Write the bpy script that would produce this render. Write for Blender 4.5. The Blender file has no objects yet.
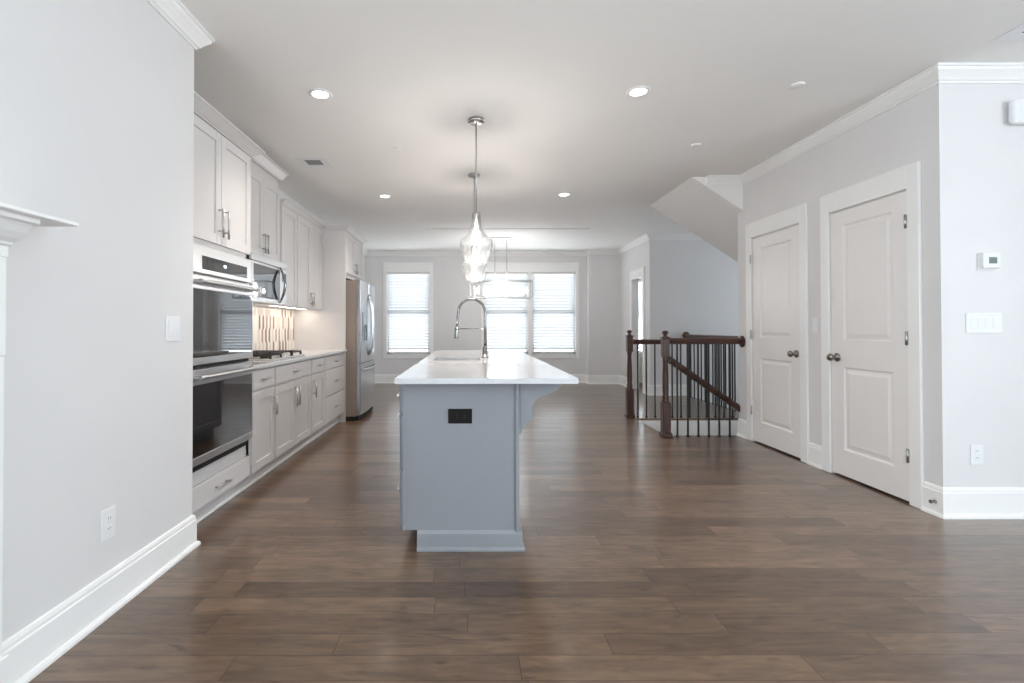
import bpy, bmesh, math, random
from mathutils import Vector, Matrix
random.seed(7)
SC = bpy.context.scene
COL = SC.collection
PI = math.pi

# ------------------------------------------------------------------ camera
F_PX, VPX, VPY, CAM_H = 497.0, 470.5, 327.5, 1.165
PITCH = math.atan(0.010)
cam_data = bpy.data.cameras.new('camera')
cam = bpy.data.objects.new('camera', cam_data)
COL.objects.link(cam)
cam.location = (0, 0, CAM_H)
cam.rotation_euler = (PI / 2 + PITCH, math.radians(0.08), 0)
cam_data.sensor_width = 36.0
cam_data.lens = F_PX * 36.0 / 1024
cam_data.shift_x = (512 - VPX) / 1024
cam_data.shift_y = (-(341.5 - VPY) - F_PX * math.tan(PITCH)) / 1024
cam_data.clip_start = 0.02
SC.camera = cam

# ------------------------------------------------------------------ view and world
SC.view_settings.view_transform = 'Standard'
SC.view_settings.look = 'None'
SC.view_settings.gamma = 1.0
SC.view_settings.use_curve_mapping = False
SC.view_settings.exposure = 1.22
SC.cycles.max_bounces = 12
SC.cycles.diffuse_bounces = 8
SC.cycles.transparent_max_bounces = 16
SC.cycles.sample_clamp_indirect = 6
world = bpy.data.worlds.new('world')
SC.world = world
world.use_nodes = True
world.node_tree.nodes['Background'].inputs[0].default_value = (0.75, 0.87, 1.0, 1)
world.node_tree.nodes['Background'].inputs[1].default_value = 0.6

# ------------------------------------------------------------------ light levels
TILT = math.radians(18)   # light thrown up from the bright ground outside
DAY = (0.78, 0.90, 1.0)
REAR_W = 2.0        # each tall window behind the camera
LEFT_W = 77.0        # added lamp behind the camera, lights the door wall
SIDE_W = 102.0        # window on the right of the living room
STAIR_W = 11.0      # added unseen lamp that brightens the grey stair wall
PANE_E = 1.95         # brightness of the daylit panes behind the blinds
SPOT_W = 40.0        # each recessed downlight
WARM = (1.0, 0.92, 0.85)


def area_light(name, loc, rot, sx, sy, power, color):
    d = bpy.data.lights.new(name, 'AREA')
    d.shape = 'RECTANGLE'
    d.size, d.size_y = sx, sy
    d.energy = power
    d.color = color
    o = bpy.data.objects.new(name, d)
    o.location = loc
    o.rotation_euler = rot
    COL.objects.link(o)
    return o


CEIL = 2.757
REAR_Y = -2.6
SIDE_X = 5.0
# daylight standing in the window openings behind the camera (windows built below)
for wx in (-0.3, 1.3):
    area_light('rear_window_daylight', (wx, REAR_Y - 0.03, 1.35), (PI / 2 + TILT, 0, PI), 1.3, 2.1, REAR_W, DAY)
area_light('side_window_daylight', (SIDE_X + 0.03, -1.65, 1.45), (PI / 2 + TILT, 0, PI / 2), 1.8, 1.8, SIDE_W, DAY)

area_light('added_left_daylight', (-1.53, -1.5, 1.4), (PI / 2 + TILT, 0, -PI / 2), 1.4, 1.9, LEFT_W, DAY)  # invented window light, put in to brighten the doors and right side
area_light('added_stair_daylight', (6.23, 7.45, 1.45), (PI / 2, 0, PI / 2), 1.5, 1.7, STAIR_W, DAY)  # invented window light, put in to brighten the wall beyond the stairs


# ------------------------------------------------------------------ materials
def lin(c):
    r = []
    for v in c:
        v /= 255.0
        r.append(v / 12.92 if v <= 0.04045 else ((v + 0.055) / 1.055) ** 2.4)
    return tuple(r) + (1.0,)


def mat(name, rgb, rough=0.5, metal=0.0, spec=None, noise=0.0, nscale=8.0, bump=0.0, emit=None, estr=0.0):
    m = bpy.data.materials.new(name)
    m.use_nodes = True
    nt = m.node_tree
    b = nt.nodes['Principled BSDF']
    c = lin(rgb)
    b.inputs['Base Color'].default_value = c
    b.inputs['Roughness'].default_value = rough
    b.inputs['Metallic'].default_value = metal
    if spec is not None:
        b.inputs['Specular IOR Level'].default_value = spec
    if emit:
        b.inputs['Emission Color'].default_value = tuple(emit) + (1,)
        b.inputs['Emission Strength'].default_value = estr
    if noise or bump:
        tc = nt.nodes.new('ShaderNodeTexCoord')
        n = nt.nodes.new('ShaderNodeTexNoise')
        n.inputs['Scale'].default_value = nscale
        n.inputs['Detail'].default_value = 4
        nt.links.new(tc.outputs['Object'], n.inputs['Vector'])
        if noise:
            r = nt.nodes.new('ShaderNodeValToRGB')
            r.color_ramp.elements[0].position = 0.3
            r.color_ramp.elements[1].position = 0.7
            r.color_ramp.elements[0].color = tuple(x * (1 - noise) for x in c[:3]) + (1,)
            r.color_ramp.elements[1].color = tuple(min(1, x * (1 + noise)) for x in c[:3]) + (1,)
            nt.links.new(n.outputs['Fac'], r.inputs['Fac'])
            nt.links.new(r.outputs['Color'], b.inputs['Base Color'])
        if bump:
            bp = nt.nodes.new('ShaderNodeBump')
            bp.inputs['Strength'].default_value = bump
            bp.inputs['Distance'].default_value = 0.002
            nt.links.new(n.outputs['Fac'], bp.inputs['Height'])
            nt.links.new(bp.outputs['Normal'], b.inputs['Normal'])
    return m


M = {}
M['wall'] = mat('wall_paint', (222, 220, 219), 0.7, noise=0.012, nscale=3)
M['ceiling'] = mat('ceiling_paint', (240, 238, 235), 0.85, noise=0.01, nscale=2)
M['trim'] = mat('trim_paint', (241, 240, 238), 0.4, noise=0.01, nscale=4)
M['door'] = mat('door_paint', (236, 232, 229), 0.38, noise=0.01, nscale=4)
M['cab'] = mat('cabinet_paint', (205, 201, 199), 0.38, noise=0.012, nscale=5)
M['island'] = mat('island_paint', (136, 138, 142), 0.4, noise=0.015, nscale=5)
M['quartz'] = mat('white_quartz', (203, 203, 203), 0.09, noise=0.02, nscale=14)
M['white_plastic'] = mat('white_plastic', (232, 232, 233), 0.35, noise=0.01)
M['dark_plastic'] = mat('dark_bronze_plastic', (22, 18, 17), 0.6, spec=0.2, noise=0.05)
M['slot'] = mat('socket_slot', (60, 60, 60), 0.6, noise=0.05)
M['shade_plastic'] = mat('gap_shade', (150, 152, 155), 0.6, noise=0.02)  # grey that paints in shade around rockers and between vent louvres
M['nickel'] = mat('brushed_nickel', (190, 188, 186), 0.3, 1.0, noise=0.05, nscale=30)
M['chrome'] = mat('polished_chrome', (150, 148, 146), 0.14, 1.0, noise=0.02, nscale=10)
M['bronze'] = mat('aged_bronze', (142, 134, 128), 0.3, 1.0, noise=0.1, nscale=20)
M['black_iron'] = mat('black_iron', (28, 27, 28), 0.45, 0.0, noise=0.1, nscale=30)
M['cast_iron'] = mat('cast_iron', (38, 35, 33), 0.55, 0.0, noise=0.15, nscale=60)
M['black_glass'] = mat('black_glass', (8, 9, 11), 0.03, noise=0.05)
M['black_glass'].node_tree.nodes['Principled BSDF'].inputs['IOR'].default_value = 2.8
M['black_gap'] = mat('black_gap', (12, 12, 12), 0.7, noise=0.1)
M['display'] = mat('lit_display', (40, 60, 80), 0.2, noise=0.05, emit=(0.7, 0.85, 1.0), estr=2.0)
M['lcd'] = mat('grey_lcd', (112, 125, 120), 0.3, noise=0.05)
M['sink_steel'] = mat('shaded_sink_steel', (58, 55, 53), 0.5, 1.0, noise=0.04, nscale=30)  # steel colour lowered to hold the shade inside the basin
M['taupe'] = mat('fridge_side_paint', (146, 132, 121), 0.4, 0.2, noise=0.03, nscale=20)
M['vent_dark'] = mat('vent_shadow', (105, 100, 98), 0.8, noise=0.05)
M['lens'] = mat('lamp_lens', (255, 250, 240), 0.5, noise=0.01, emit=(1.0, 0.94, 0.87), estr=9.0)
M['bulb'] = mat('lit_bulb', (255, 245, 230), 0.3, noise=0.01, emit=(1.0, 0.93, 0.85), estr=7.0)
M['strip'] = mat('lit_strip', (255, 240, 220), 0.5, noise=0.01, emit=(1.0, 0.89, 0.77), estr=5.0)
M['outdoor_ground'] = mat('stairwell_paint', (215, 216, 218), 0.7, noise=0.02)
M['fire_dark'] = mat('firebox_black', (25, 24, 24), 0.7, noise=0.1)


def brushed(name, rgb, rough, axis):
    m = mat(name, rgb, rough, 1.0)
    nt = m.node_tree
    b = nt.nodes['Principled BSDF']
    tc = nt.nodes.new('ShaderNodeTexCoord')
    mp = nt.nodes.new('ShaderNodeMapping')
    sc = [260, 260, 260]
    sc[axis] = 3
    mp.inputs['Scale'].default_value = sc
    n = nt.nodes.new('ShaderNodeTexNoise')
    n.inputs['Scale'].default_value = 1.0
    r = nt.nodes.new('ShaderNodeMapRange')
    r.inputs['To Min'].default_value = rough - 0.05
    r.inputs['To Max'].default_value = rough + 0.08
    nt.links.new(tc.outputs['Object'], mp.inputs['Vector'])
    nt.links.new(mp.outputs['Vector'], n.inputs['Vector'])
    nt.links.new(n.outputs['Fac'], r.inputs['Value'])
    nt.links.new(r.outputs['Result'], b.inputs['Roughness'])
    return m


M['steel'] = brushed('stainless_steel', (200, 200, 201), 0.38, 1)
M['steel_v'] = brushed('stainless_steel_upright', (200, 203, 207), 0.22, 2)


def wood(name, c1, c2, rough=0.3, axis=2):
    m = mat(name, c1, rough)
    nt = m.node_tree
    b = nt.nodes['Principled BSDF']
    tc = nt.nodes.new('ShaderNodeTexCoord')
    mp = nt.nodes.new('ShaderNodeMapping')
    sc = [60, 60, 60]
    sc[axis] = 4
    mp.inputs['Scale'].default_value = sc
    n = nt.nodes.new('ShaderNodeTexNoise')
    n.inputs['Scale'].default_value = 1
    n.inputs['Detail'].default_value = 6
    r = nt.nodes.new('ShaderNodeValToRGB')
    r.color_ramp.elements[0].color = lin(c1)
    r.color_ramp.elements[1].color = lin(c2)
    r.color_ramp.elements[0].position = 0.35
    r.color_ramp.elements[1].position = 0.7
    nt.links.new(tc.outputs['Object'], mp.inputs['Vector'])
    nt.links.new(mp.outputs['Vector'], n.inputs['Vector'])
    nt.links.new(n.outputs['Fac'], r.inputs['Fac'])
    nt.links.new(r.outputs['Color'], b.inputs['Base Color'])
    return m


M['wood_v'] = wood('stained_newel_wood', (50, 27, 22), (80, 47, 38), 0.3, 2)
M['wood_x'] = wood('stained_rail_wood', (55, 33, 26), (86, 55, 42), 0.3, 0)
M['wood_y'] = wood('stained_rail_wood_deep', (62, 38, 29), (98, 64, 48), 0.3, 1)


def floor_mat():
    m = bpy.data.materials.new('plank_floor')
    m.use_nodes = True
    nt = m.node_tree
    N, L = nt.nodes, nt.links
    b = N['Principled BSDF']

    def math_(op, a, bb=None, cc=None):
        n = N.new('ShaderNodeMath')
        n.operation = op
        for i, v in enumerate((a, bb, cc)):
            if v is None:
                continue
            if isinstance(v, (int, float)):
                n.inputs[i].default_value = v
            else:
                L.new(v, n.inputs[i])
        return n.outputs[0]
    tc = N.new('ShaderNodeTexCoord')
    sp = N.new('ShaderNodeSeparateXYZ')
    L.new(tc.outputs['Object'], sp.inputs[0])
    X, Y = sp.outputs[0], sp.outputs[1]
    W, LEN = 0.127, 1.0
    yr = math_('DIVIDE', Y, W)
    row = math_('FLOOR', yr)
    fy = math_('FRACT', yr)
    wn = N.new('ShaderNodeTexWhiteNoise')
    wn.noise_dimensions = '1D'
    L.new(row, wn.inputs['W'])
    xs = math_('ADD', math_('DIVIDE', X, LEN), math_('MULTIPLY', wn.outputs['Value'], 7.3))
    colm = math_('FLOOR', xs)
    fx = math_('FRACT', xs)
    cmb = N.new('ShaderNodeCombineXYZ')
    L.new(row, cmb.inputs[0])
    L.new(colm, cmb.inputs[1])
    wn2 = N.new('ShaderNodeTexWhiteNoise')
    wn2.noise_dimensions = '3D'
    L.new(cmb.outputs[0], wn2.inputs['Vector'])
    ramp = N.new('ShaderNodeValToRGB')
    e = ramp.color_ramp.elements
    e[0].color = lin((88, 68, 52))
    e[1].color = lin((120, 97, 77))
    mid = ramp.color_ramp.elements.new(0.5)
    mid.color = lin((104, 82, 64))
    L.new(wn2.outputs['Value'], ramp.inputs['Fac'])
    # grain
    cmb2 = N.new('ShaderNodeCombineXYZ')
    L.new(math_('MULTIPLY', X, 2.2), cmb2.inputs[0])
    L.new(math_('MULTIPLY', Y, 17.0), cmb2.inputs[1])
    L.new(math_('MULTIPLY', wn2.outputs['Value'], 40.0), cmb2.inputs[2])
    ns = N.new('ShaderNodeTexNoise')
    ns.inputs['Scale'].default_value = 1.6
    ns.inputs['Detail'].default_value = 4
    ns.inputs['Roughness'].default_value = 0.62
    ns.inputs['Distortion'].default_value = 0.8
    L.new(cmb2.outputs[0], ns.inputs['Vector'])
    g = N.new('ShaderNodeMapRange')
    g.inputs['From Min'].default_value = 0.3
    g.inputs['From Max'].default_value = 0.7
    g.inputs['To Min'].default_value = 0.72
    g.inputs['To Max'].default_value = 1.22
    L.new(ns.outputs['Fac'], g.inputs['Value'])
    # blotches
    nb = N.new('ShaderNodeTexNoise')
    nb.inputs['Scale'].default_value = 5
    nb.inputs['Detail'].default_value = 3
    cmb3 = N.new('ShaderNodeCombineXYZ')
    L.new(math_('MULTIPLY', X, 0.9), cmb3.inputs[0])
    L.new(math_('MULTIPLY', Y, 3.2), cmb3.inputs[1])
    L.new(math_('MULTIPLY', wn2.outputs['Value'], 60.0), cmb3.inputs[2])
    nb.inputs['Distortion'].default_value = 1.2
    L.new(cmb3.outputs[0], nb.inputs['Vector'])
    gb = N.new('ShaderNodeMapRange')
    gb.inputs['From Min'].default_value = 0.3
    gb.inputs['From Max'].default_value = 0.7
    gb.inputs['To Min'].default_value = 0.78
    gb.inputs['To Max'].default_value = 1.2
    L.new(nb.outputs['Fac'], gb.inputs['Value'])
    # sparse dark mineral streaks
    cmb4 = N.new('ShaderNodeCombineXYZ')
    L.new(math_('MULTIPLY', X, 3.0), cmb4.inputs[0])
    L.new(math_('MULTIPLY', Y, 15.0), cmb4.inputs[1])
    L.new(math_('MULTIPLY', wn2.outputs['Value'], 90.0), cmb4.inputs[2])
    nk_ = N.new('ShaderNodeTexNoise')
    nk_.inputs['Scale'].default_value = 1.0
    nk_.inputs['Detail'].default_value = 3
    nk_.inputs['Distortion'].default_value = 2.0
    L.new(cmb4.outputs[0], nk_.inputs['Vector'])
    gk = N.new('ShaderNodeMapRange')
    gk.inputs['From Min'].default_value = 0.60
    gk.inputs['From Max'].default_value = 0.72
    gk.inputs['To Min'].default_value = 1.0
    gk.inputs['To Max'].default_value = 0.6
    L.new(nk_.outputs['Fac'], gk.inputs['Value'])
    mul = math_('MULTIPLY', math_('MULTIPLY', g.outputs[0], gb.outputs[0]), gk.outputs[0])
    # joints
    jy = math_('LESS_THAN', math_('MINIMUM', fy, math_('SUBTRACT', 1.0, fy)), 0.012)
    jx = math_('LESS_THAN', math_('MINIMUM', fx, math_('SUBTRACT', 1.0, fx)), 0.0017)
    joint = math_('MAXIMUM', jy, jx)
    dark = math_('SUBTRACT', 1.0, math_('MULTIPLY', joint, 0.6))
    mul2 = math_('MULTIPLY', mul, dark)
    vm = N.new('ShaderNodeVectorMath')
    vm.operation = 'SCALE'
    L.new(ramp.outputs['Color'], vm.inputs[0])
    L.new(mul2, vm.inputs['Scale'])
    L.new(vm.outputs[0], b.inputs['Base Color'])
    rr = N.new('ShaderNodeMapRange')
    b.inputs['Specular IOR Level'].default_value = 0.45
    b.inputs['Coat Weight'].default_value = 0.55
    b.inputs['Coat Roughness'].default_value = 0.16
    rr.inputs['To Min'].default_value = 0.278
    rr.inputs['To Max'].default_value = 0.33
    L.new(ns.outputs['Fac'], rr.inputs['Value'])
    L.new(rr.outputs[0], b.inputs['Roughness'])
    return m


M['floor'] = floor_mat()


def glass_mat(name, tint, refl):
    """thin clear glass: mostly see-through, mirror-like toward grazing angles"""
    m = bpy.data.materials.new(name)
    m.use_nodes = True
    nt = m.node_tree
    nt.nodes.remove(nt.nodes['Principled BSDF'])
    out = nt.nodes['Material Output']
    tr = nt.nodes.new('ShaderNodeBsdfTransparent')
    tr.inputs[0].default_value = tint
    gl = nt.nodes.new('ShaderNodeBsdfGlossy')
    gl.inputs['Roughness'].default_value = 0.03
    lw = nt.nodes.new('ShaderNodeLayerWeight')
    lw.inputs['Blend'].default_value = refl
    mx = nt.nodes.new('ShaderNodeMixShader')
    nt.links.new(lw.outputs['Facing'], mx.inputs[0])
    nt.links.new(tr.outputs[0], mx.inputs[1])
    nt.links.new(gl.outputs[0], mx.inputs[2])
    nt.links.new(mx.outputs[0], out.inputs['Surface'])
    return m




def seeded_glass():
    """pressed clear glass: see-through with a milky ripple and mirror-like edges"""
    m = glass_mat('rippled_glass', (0.96, 0.97, 0.97, 1), 0.25)
    nt = m.node_tree
    out = nt.nodes['Material Output']
    old = out.inputs['Surface'].links[0].from_socket
    d = nt.nodes.new('ShaderNodeBsdfDiffuse')
    d.inputs[0].default_value = (0.95, 0.95, 0.94, 1)
    t = nt.nodes.new('ShaderNodeBsdfTranslucent')
    t.inputs[0].default_value = (0.95, 0.95, 0.94, 1)
    a = nt.nodes.new('ShaderNodeMixShader')
    nt.links.new(d.outputs[0], a.inputs[1])
    nt.links.new(t.outputs[0], a.inputs[2])
    tc = nt.nodes.new('ShaderNodeTexCoord')
    n = nt.nodes.new('ShaderNodeTexNoise')
    n.inputs['Scale'].default_value = 38
    n.inputs['Distortion'].default_value = 1.5
    nt.links.new(tc.outputs['Object'], n.inputs['Vector'])
    r = nt.nodes.new('ShaderNodeMapRange')
    r.inputs['From Min'].default_value = 0.35
    r.inputs['From Max'].default_value = 0.75
    r.inputs['To Min'].default_value = 0.0
    r.inputs['To Max'].default_value = 0.028
    nt.links.new(n.outputs['Fac'], r.inputs['Value'])
    mx = nt.nodes.new('ShaderNodeMixShader')
    nt.links.new(r.outputs[0], mx.inputs[0])
    nt.links.new(old, mx.inputs[1])
    nt.links.new(a.outputs[0], mx.inputs[2])
    nt.links.new(mx.outputs[0], out.inputs['Surface'])
    return m


M['shade'] = seeded_glass()
M['glass'] = glass_mat('clear_glass', (0.95, 0.96, 0.96, 1), 0.35)


def pane_mat(name, strength):
    m = bpy.data.materials.new(name)
    m.use_nodes = True
    nt = m.node_tree
    b = nt.nodes['Principled BSDF']
    b.inputs['Base Color'].default_value = (0.5, 0.55, 0.6, 1)
    b.inputs['Roughness'].default_value = 0.1
    b.inputs['Emission Color'].default_value = (0.90, 0.96, 1.0, 1)
    b.inputs['Emission Strength'].default_value = strength
    return m


M['pane'] = pane_mat('daylit_pane', PANE_E)
M['pane_open'] = pane_mat('daylit_pane_bright', 3 * PANE_E)


def slat_mat():
    m = bpy.data.materials.new('white_blind_slat')
    m.use_nodes = True
    nt = m.node_tree
    nt.nodes.remove(nt.nodes['Principled BSDF'])
    out = nt.nodes['Material Output']
    d = nt.nodes.new('ShaderNodeBsdfDiffuse')
    d.inputs[0].default_value = (0.68, 0.69, 0.70, 1)
    t = nt.nodes.new('ShaderNodeBsdfTranslucent')
    t.inputs[0].default_value = (0.86, 0.9, 0.93, 1)
    mx = nt.nodes.new('ShaderNodeMixShader')
    mx.inputs[0].default_value = 0.07
    nt.links.new(d.outputs[0], mx.inputs[1])
    nt.links.new(t.outputs[0], mx.inputs[2])
    nt.links.new(mx.outputs[0], out.inputs['Surface'])
    return m


M['slat'] = slat_mat()


def tile_mat():
    m = mat('picket_tile', (225, 215, 205), 0.2)
    nt = m.node_tree
    b = nt.nodes['Principled BSDF']
    at = nt.nodes.new('ShaderNodeAttribute')
    at.attribute_name = 'tone'
    r = nt.nodes.new('ShaderNodeValToRGB')
    r.color_ramp.interpolation = 'CONSTANT'
    els = r.color_ramp.elements
    els[0].position = 0.0
    els[0].color = lin((235, 228, 220))
    els[1].position = 0.45
    els[1].color = lin((214, 203, 192))
    for p, c in ((0.62, (168, 150, 136)), (0.76, (138, 120, 108)), (0.93, (240, 236, 230))):
        e = els.new(p)
        e.color = lin(c)
    nt.links.new(at.outputs['Fac'], r.inputs['Fac'])
    nt.links.new(r.outputs['Color'], b.inputs['Base Color'])
    return m


M['tile'] = tile_mat()
M['grout'] = mat('tile_grout', (232, 226, 218), 0.8, noise=0.02)


# ------------------------------------------------------------------ mesh helpers
class MB:
    """collects shapes in world coordinates, builds ONE mesh object"""

    def __init__(self):
        self.bm = bmesh.new()

    def box(self, x0, x1, y0, y1, z0, z1, bev=0.0, seg=1):
        x0, x1 = min(x0, x1), max(x0, x1)
        y0, y1 = min(y0, y1), max(y0, y1)
        z0, z1 = min(z0, z1), max(z0, z1)
        bm = self.bm
        vs = [bm.verts.new(p) for p in ((x0, y0, z0), (x1, y0, z0), (x1, y1, z0), (x0, y1, z0),
                                        (x0, y0, z1), (x1, y0, z1), (x1, y1, z1), (x0, y1, z1))]
        fs = [bm.faces.new([vs[i] for i in q]) for q in
              ((0, 3, 2, 1), (4, 5, 6, 7), (0, 1, 5, 4), (1, 2, 6, 5), (2, 3, 7, 6), (3, 0, 4, 7))]
        if bev:
            bev = min(bev, 0.49 * min(x1 - x0, y1 - y0, z1 - z0))
            es = list({e for f in fs for e in f.edges})
            bmesh.ops.bevel(bm, geom=es, offset=bev, segments=seg, affect='EDGES', profile=0.5)
        return self

    def prism(self, pts, axis, a0, a1, smooth=False):
        """polygon pts in the two other axes (in x,y,z order) swept along axis"""
        bm = self.bm

        def P(u, v, a):
            return {0: (a, u, v), 1: (u, a, v), 2: (u, v, a)}[axis]
        A = [bm.verts.new(P(u, v, a0)) for u, v in pts]
        B = [bm.verts.new(P(u, v, a1)) for u, v in pts]
        n = len(pts)
        fs = [bm.faces.new(A), bm.faces.new(B[::-1])]
        for i in range(n):
            f = bm.faces.new((A[i], B[i], B[(i + 1) % n], A[(i + 1) % n]))
            f.smooth = smooth
            fs.append(f)
        bmesh.ops.recalc_face_normals(bm, faces=fs)
        return self

    def tube(self, path, r, seg=10, cap=True):
        bm = self.bm
        P = [Vector(p) for p in path]
        R = r if isinstance(r, (list, tuple)) else [r] * len(P)
        rings = []
        up = None
        for i, p in enumerate(P):
            if i == 0:
                t = P[1] - P[0]
            elif i == len(P) - 1:
                t = P[-1] - P[-2]
            else:
                t = (P[i + 1] - p).normalized() + (p - P[i - 1]).normalized()
            t.normalize()
            if up is None:
                up = Vector((0, 0, 1)) if abs(t.z) < 0.9 else Vector((1, 0, 0))
            u = t.cross(up)
            if u.length < 1e-6:
                u = t.cross(Vector((0, 1, 0)))
            u.normalize()
            v = u.cross(t).normalized()
            up = v
            rings.append([bm.verts.new(p + R[i] * (math.cos(2 * PI * k / seg) * u + math.sin(2 * PI * k / seg) * v))
                          for k in range(seg)])
        fs = []
        for a, b in zip(rings, rings[1:]):
            for k in range(seg):
                f = bm.faces.new((a[k], a[(k + 1) % seg], b[(k + 1) % seg], b[k]))
                f.smooth = True
                fs.append(f)
        if cap:
            fs.append(bm.faces.new(rings[0][::-1]))
            fs.append(bm.faces.new(rings[-1]))
        bmesh.ops.recalc_face_normals(bm, faces=fs)
        return self

    def lathe(self, prof, c, axis=2, seg=24, cap=True, smooth=True):
        """prof: (radius, height along axis) from c"""
        bm = self.bm
        rings = []
        for r, h in prof:
            ring = []
            for k in range(seg):
                a = 2 * PI * k / seg
                u, v = r * math.cos(a), r * math.sin(a)
                o = {0: (h, u, v), 1: (u, h, v), 2: (u, v, h)}[axis]
                ring.append(bm.verts.new((c[0] + o[0], c[1] + o[1], c[2] + o[2])))
            rings.append(ring)
        fs = []
        for a, b in zip(rings, rings[1:]):
            for k in range(seg):
                f = bm.faces.new((a[k], a[(k + 1) % seg], b[(k + 1) % seg], b[k]))
                f.smooth = smooth
                fs.append(f)
        if cap:
            fs.append(bm.faces.new(rings[0][::-1]))
            fs.append(bm.faces.new(rings[-1]))
        bmesh.ops.recalc_face_normals(bm, faces=fs)
        return self

    def sweep(self, path, prof, side=1):
        """profile (d out of the wall, z) along a horizontal path; d goes to the right of travel for side=1"""
        bm = self.bm
        P = [Vector((p[0], p[1])) for p in path]
        rows = []
        for i, p in enumerate(P):
            ns = []
            if i > 0:
                d = (p - P[i - 1]).normalized()
                ns.append(Vector((d.y, -d.x)) * side)
            if i < len(P) - 1:
                d = (P[i + 1] - p).normalized()
                ns.append(Vector((d.y, -d.x)) * side)
            n = ns[0] if len(ns) == 1 else (ns[0] + ns[1]) / (1 + ns[0].dot(ns[1]))
            rows.append([bm.verts.new((p.x + n.x * d, p.y + n.y * d, z)) for d, z in prof])
        fs = []
        m = len(prof)
        for a, b in zip(rows, rows[1:]):
            for k in range(m):
                fs.append(bm.faces.new((a[k], a[(k + 1) % m], b[(k + 1) % m], b[k])))
        fs.append(bm.faces.new(rows[0]))
        fs.append(bm.faces.new(rows[-1][::-1]))
        bmesh.ops.recalc_face_normals(bm, faces=fs)
        return self

    def holed(self, axis, a0, a1, u0, u1, v0, v1, holes):
        """slab normal to axis between a0..a1 with rectangular holes (u0,u1,v0,v1)"""
        us = sorted({u0, u1} | {h[0] for h in holes} | {h[1] for h in holes})
        vs = sorted({v0, v1} | {h[2] for h in holes} | {h[3] for h in holes})
        us = [u for u in us if u0 <= u <= u1]
        vs = [v for v in vs if v0 <= v <= v1]
        nu, nv = len(us) - 1, len(vs) - 1
        solid = [[not any(h[0] < (us[i] + us[i + 1]) / 2 < h[1] and h[2] < (vs[j] + vs[j + 1]) / 2 < h[3] for h in holes)
                  for j in range(nv)] for i in range(nu)]
        bm = self.bm
        cache = {}

        def V(a, i, j):
            k = (a, i, j)
            if k not in cache:
                u, v = us[i], vs[j]
                cache[k] = bm.verts.new({0: (a, u, v), 1: (u, a, v), 2: (u, v, a)}[axis])
            return cache[k]
        fs = []
        for i in range(nu):
            for j in range(nv):
                if not solid[i][j]:
                    continue
                for a in (a0, a1):
                    fs.append(bm.faces.new((V(a, i, j), V(a, i + 1, j), V(a, i + 1, j + 1), V(a, i, j + 1))))
                for di, dj, e in ((-1, 0, ((i, j), (i, j + 1))), (1, 0, ((i + 1, j), (i + 1, j + 1))),
                                  (0, -1, ((i, j), (i + 1, j))), (0, 1, ((i, j + 1), (i + 1, j + 1)))):
                    ii, jj = i + di, j + dj
                    if not (0 <= ii < nu and 0 <= jj < nv and solid[ii][jj]):
                        p, q = e
                        fs.append(bm.faces.new((V(a0, *p), V(a0, *q), V(a1, *q), V(a1, *p))))
        bmesh.ops.recalc_face_normals(bm, faces=fs)
        return self

    def build(self, name, m, parent=None):
        org = Vector((0, 0, 0))
        p = parent
        while p is not None:
            org = org + Vector(p.location)
            p = p.parent
        if org.length:
            bmesh.ops.translate(self.bm, verts=self.bm.verts, vec=-org)
        me = bpy.data.meshes.new(name)
        self.bm.to_mesh(me)
        self.bm.free()
        me.materials.append(M[m] if isinstance(m, str) else m)
        o = bpy.data.objects.new(name, me)
        COL.objects.link(o)
        if parent is not None:
            o.parent = parent
        return o


def tag(o, label, cat, group=None):
    o['label'] = label
    o['category'] = cat
    if group:
        o['group'] = group
    return o


def thing(name, loc, label, cat, group=None):
    o = bpy.data.objects.new(name, None)
    o.empty_display_size = 0.05
    COL.objects.link(o)
    o.location = loc
    return tag(o, label, cat, group)


def struct(name, mb, m, parent=None):
    o = mb.build(name, m, parent)
    if parent is None:
        o['kind'] = 'structure'
    return o


def struct_root(name, loc):
    o = bpy.data.objects.new(name, None)
    o.empty_display_size = 0.05
    COL.objects.link(o)
    o.location = loc
    o['kind'] = 'structure'
    return o


def dup(root, loc, label):
    r = root.copy()
    COL.objects.link(r)
    r.location = loc
    r['label'] = label

    def rec(src, dst):
        for ch in list(src.children):
            c = ch.copy()
            COL.objects.link(c)
            c.parent = dst
            rec(ch, c)
    rec(root, r)
    return r


# ------------------------------------------------------------------ room dimensions
LW = -1.485        # living-room left wall face
LW_END = 2.66      # where that wall stops and the kitchen begins
KW = -2.20         # kitchen wall face
DW = 2.89          # wall with the two doors
FR = 3.05          # wall facing the camera at the right
DW_END = 5.36
BK = 10.42         # window wall
BUMP = 10.22
HW = 3.07          # hall wall on the right, beyond the stairs
GW = 8.50          # wall facing the camera beyond the stair rail
WELL_X, WELL_Y0, WELL_Y1 = 2.10, 5.36, 6.36   # stair opening
PEN_X = 3.72       # floor edge at the side rail
FARX = 6.2

# floor with the stair openings
struct('floor', MB().holed(2, -0.22, 0.0, -2.4, FARX, REAR_Y - 0.15, 12.2,
                           [(WELL_X, FARX, WELL_Y0, WELL_Y1), (PEN_X, FARX, WELL_Y1, GW + 0.03)]), 'floor')
struct('ceiling', MB().box(-2.4, FARX, REAR_Y - 0.15, 12.2, CEIL, CEIL + 0.15), 'ceiling')
struct('wall_left', MB().holed(0, LW - 0.12, LW, REAR_Y, LW_END, 0, CEIL, [(-2.2, -0.8, 0.45, 2.35)]).box(-2.4, LW - 0.12, LW_END - 0.12, LW_END, 0, CEIL), 'wall')
struct('wall_kitchen', MB().box(-2.4, KW, LW_END, BK + 0.15, 0, CEIL), 'wall')

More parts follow.
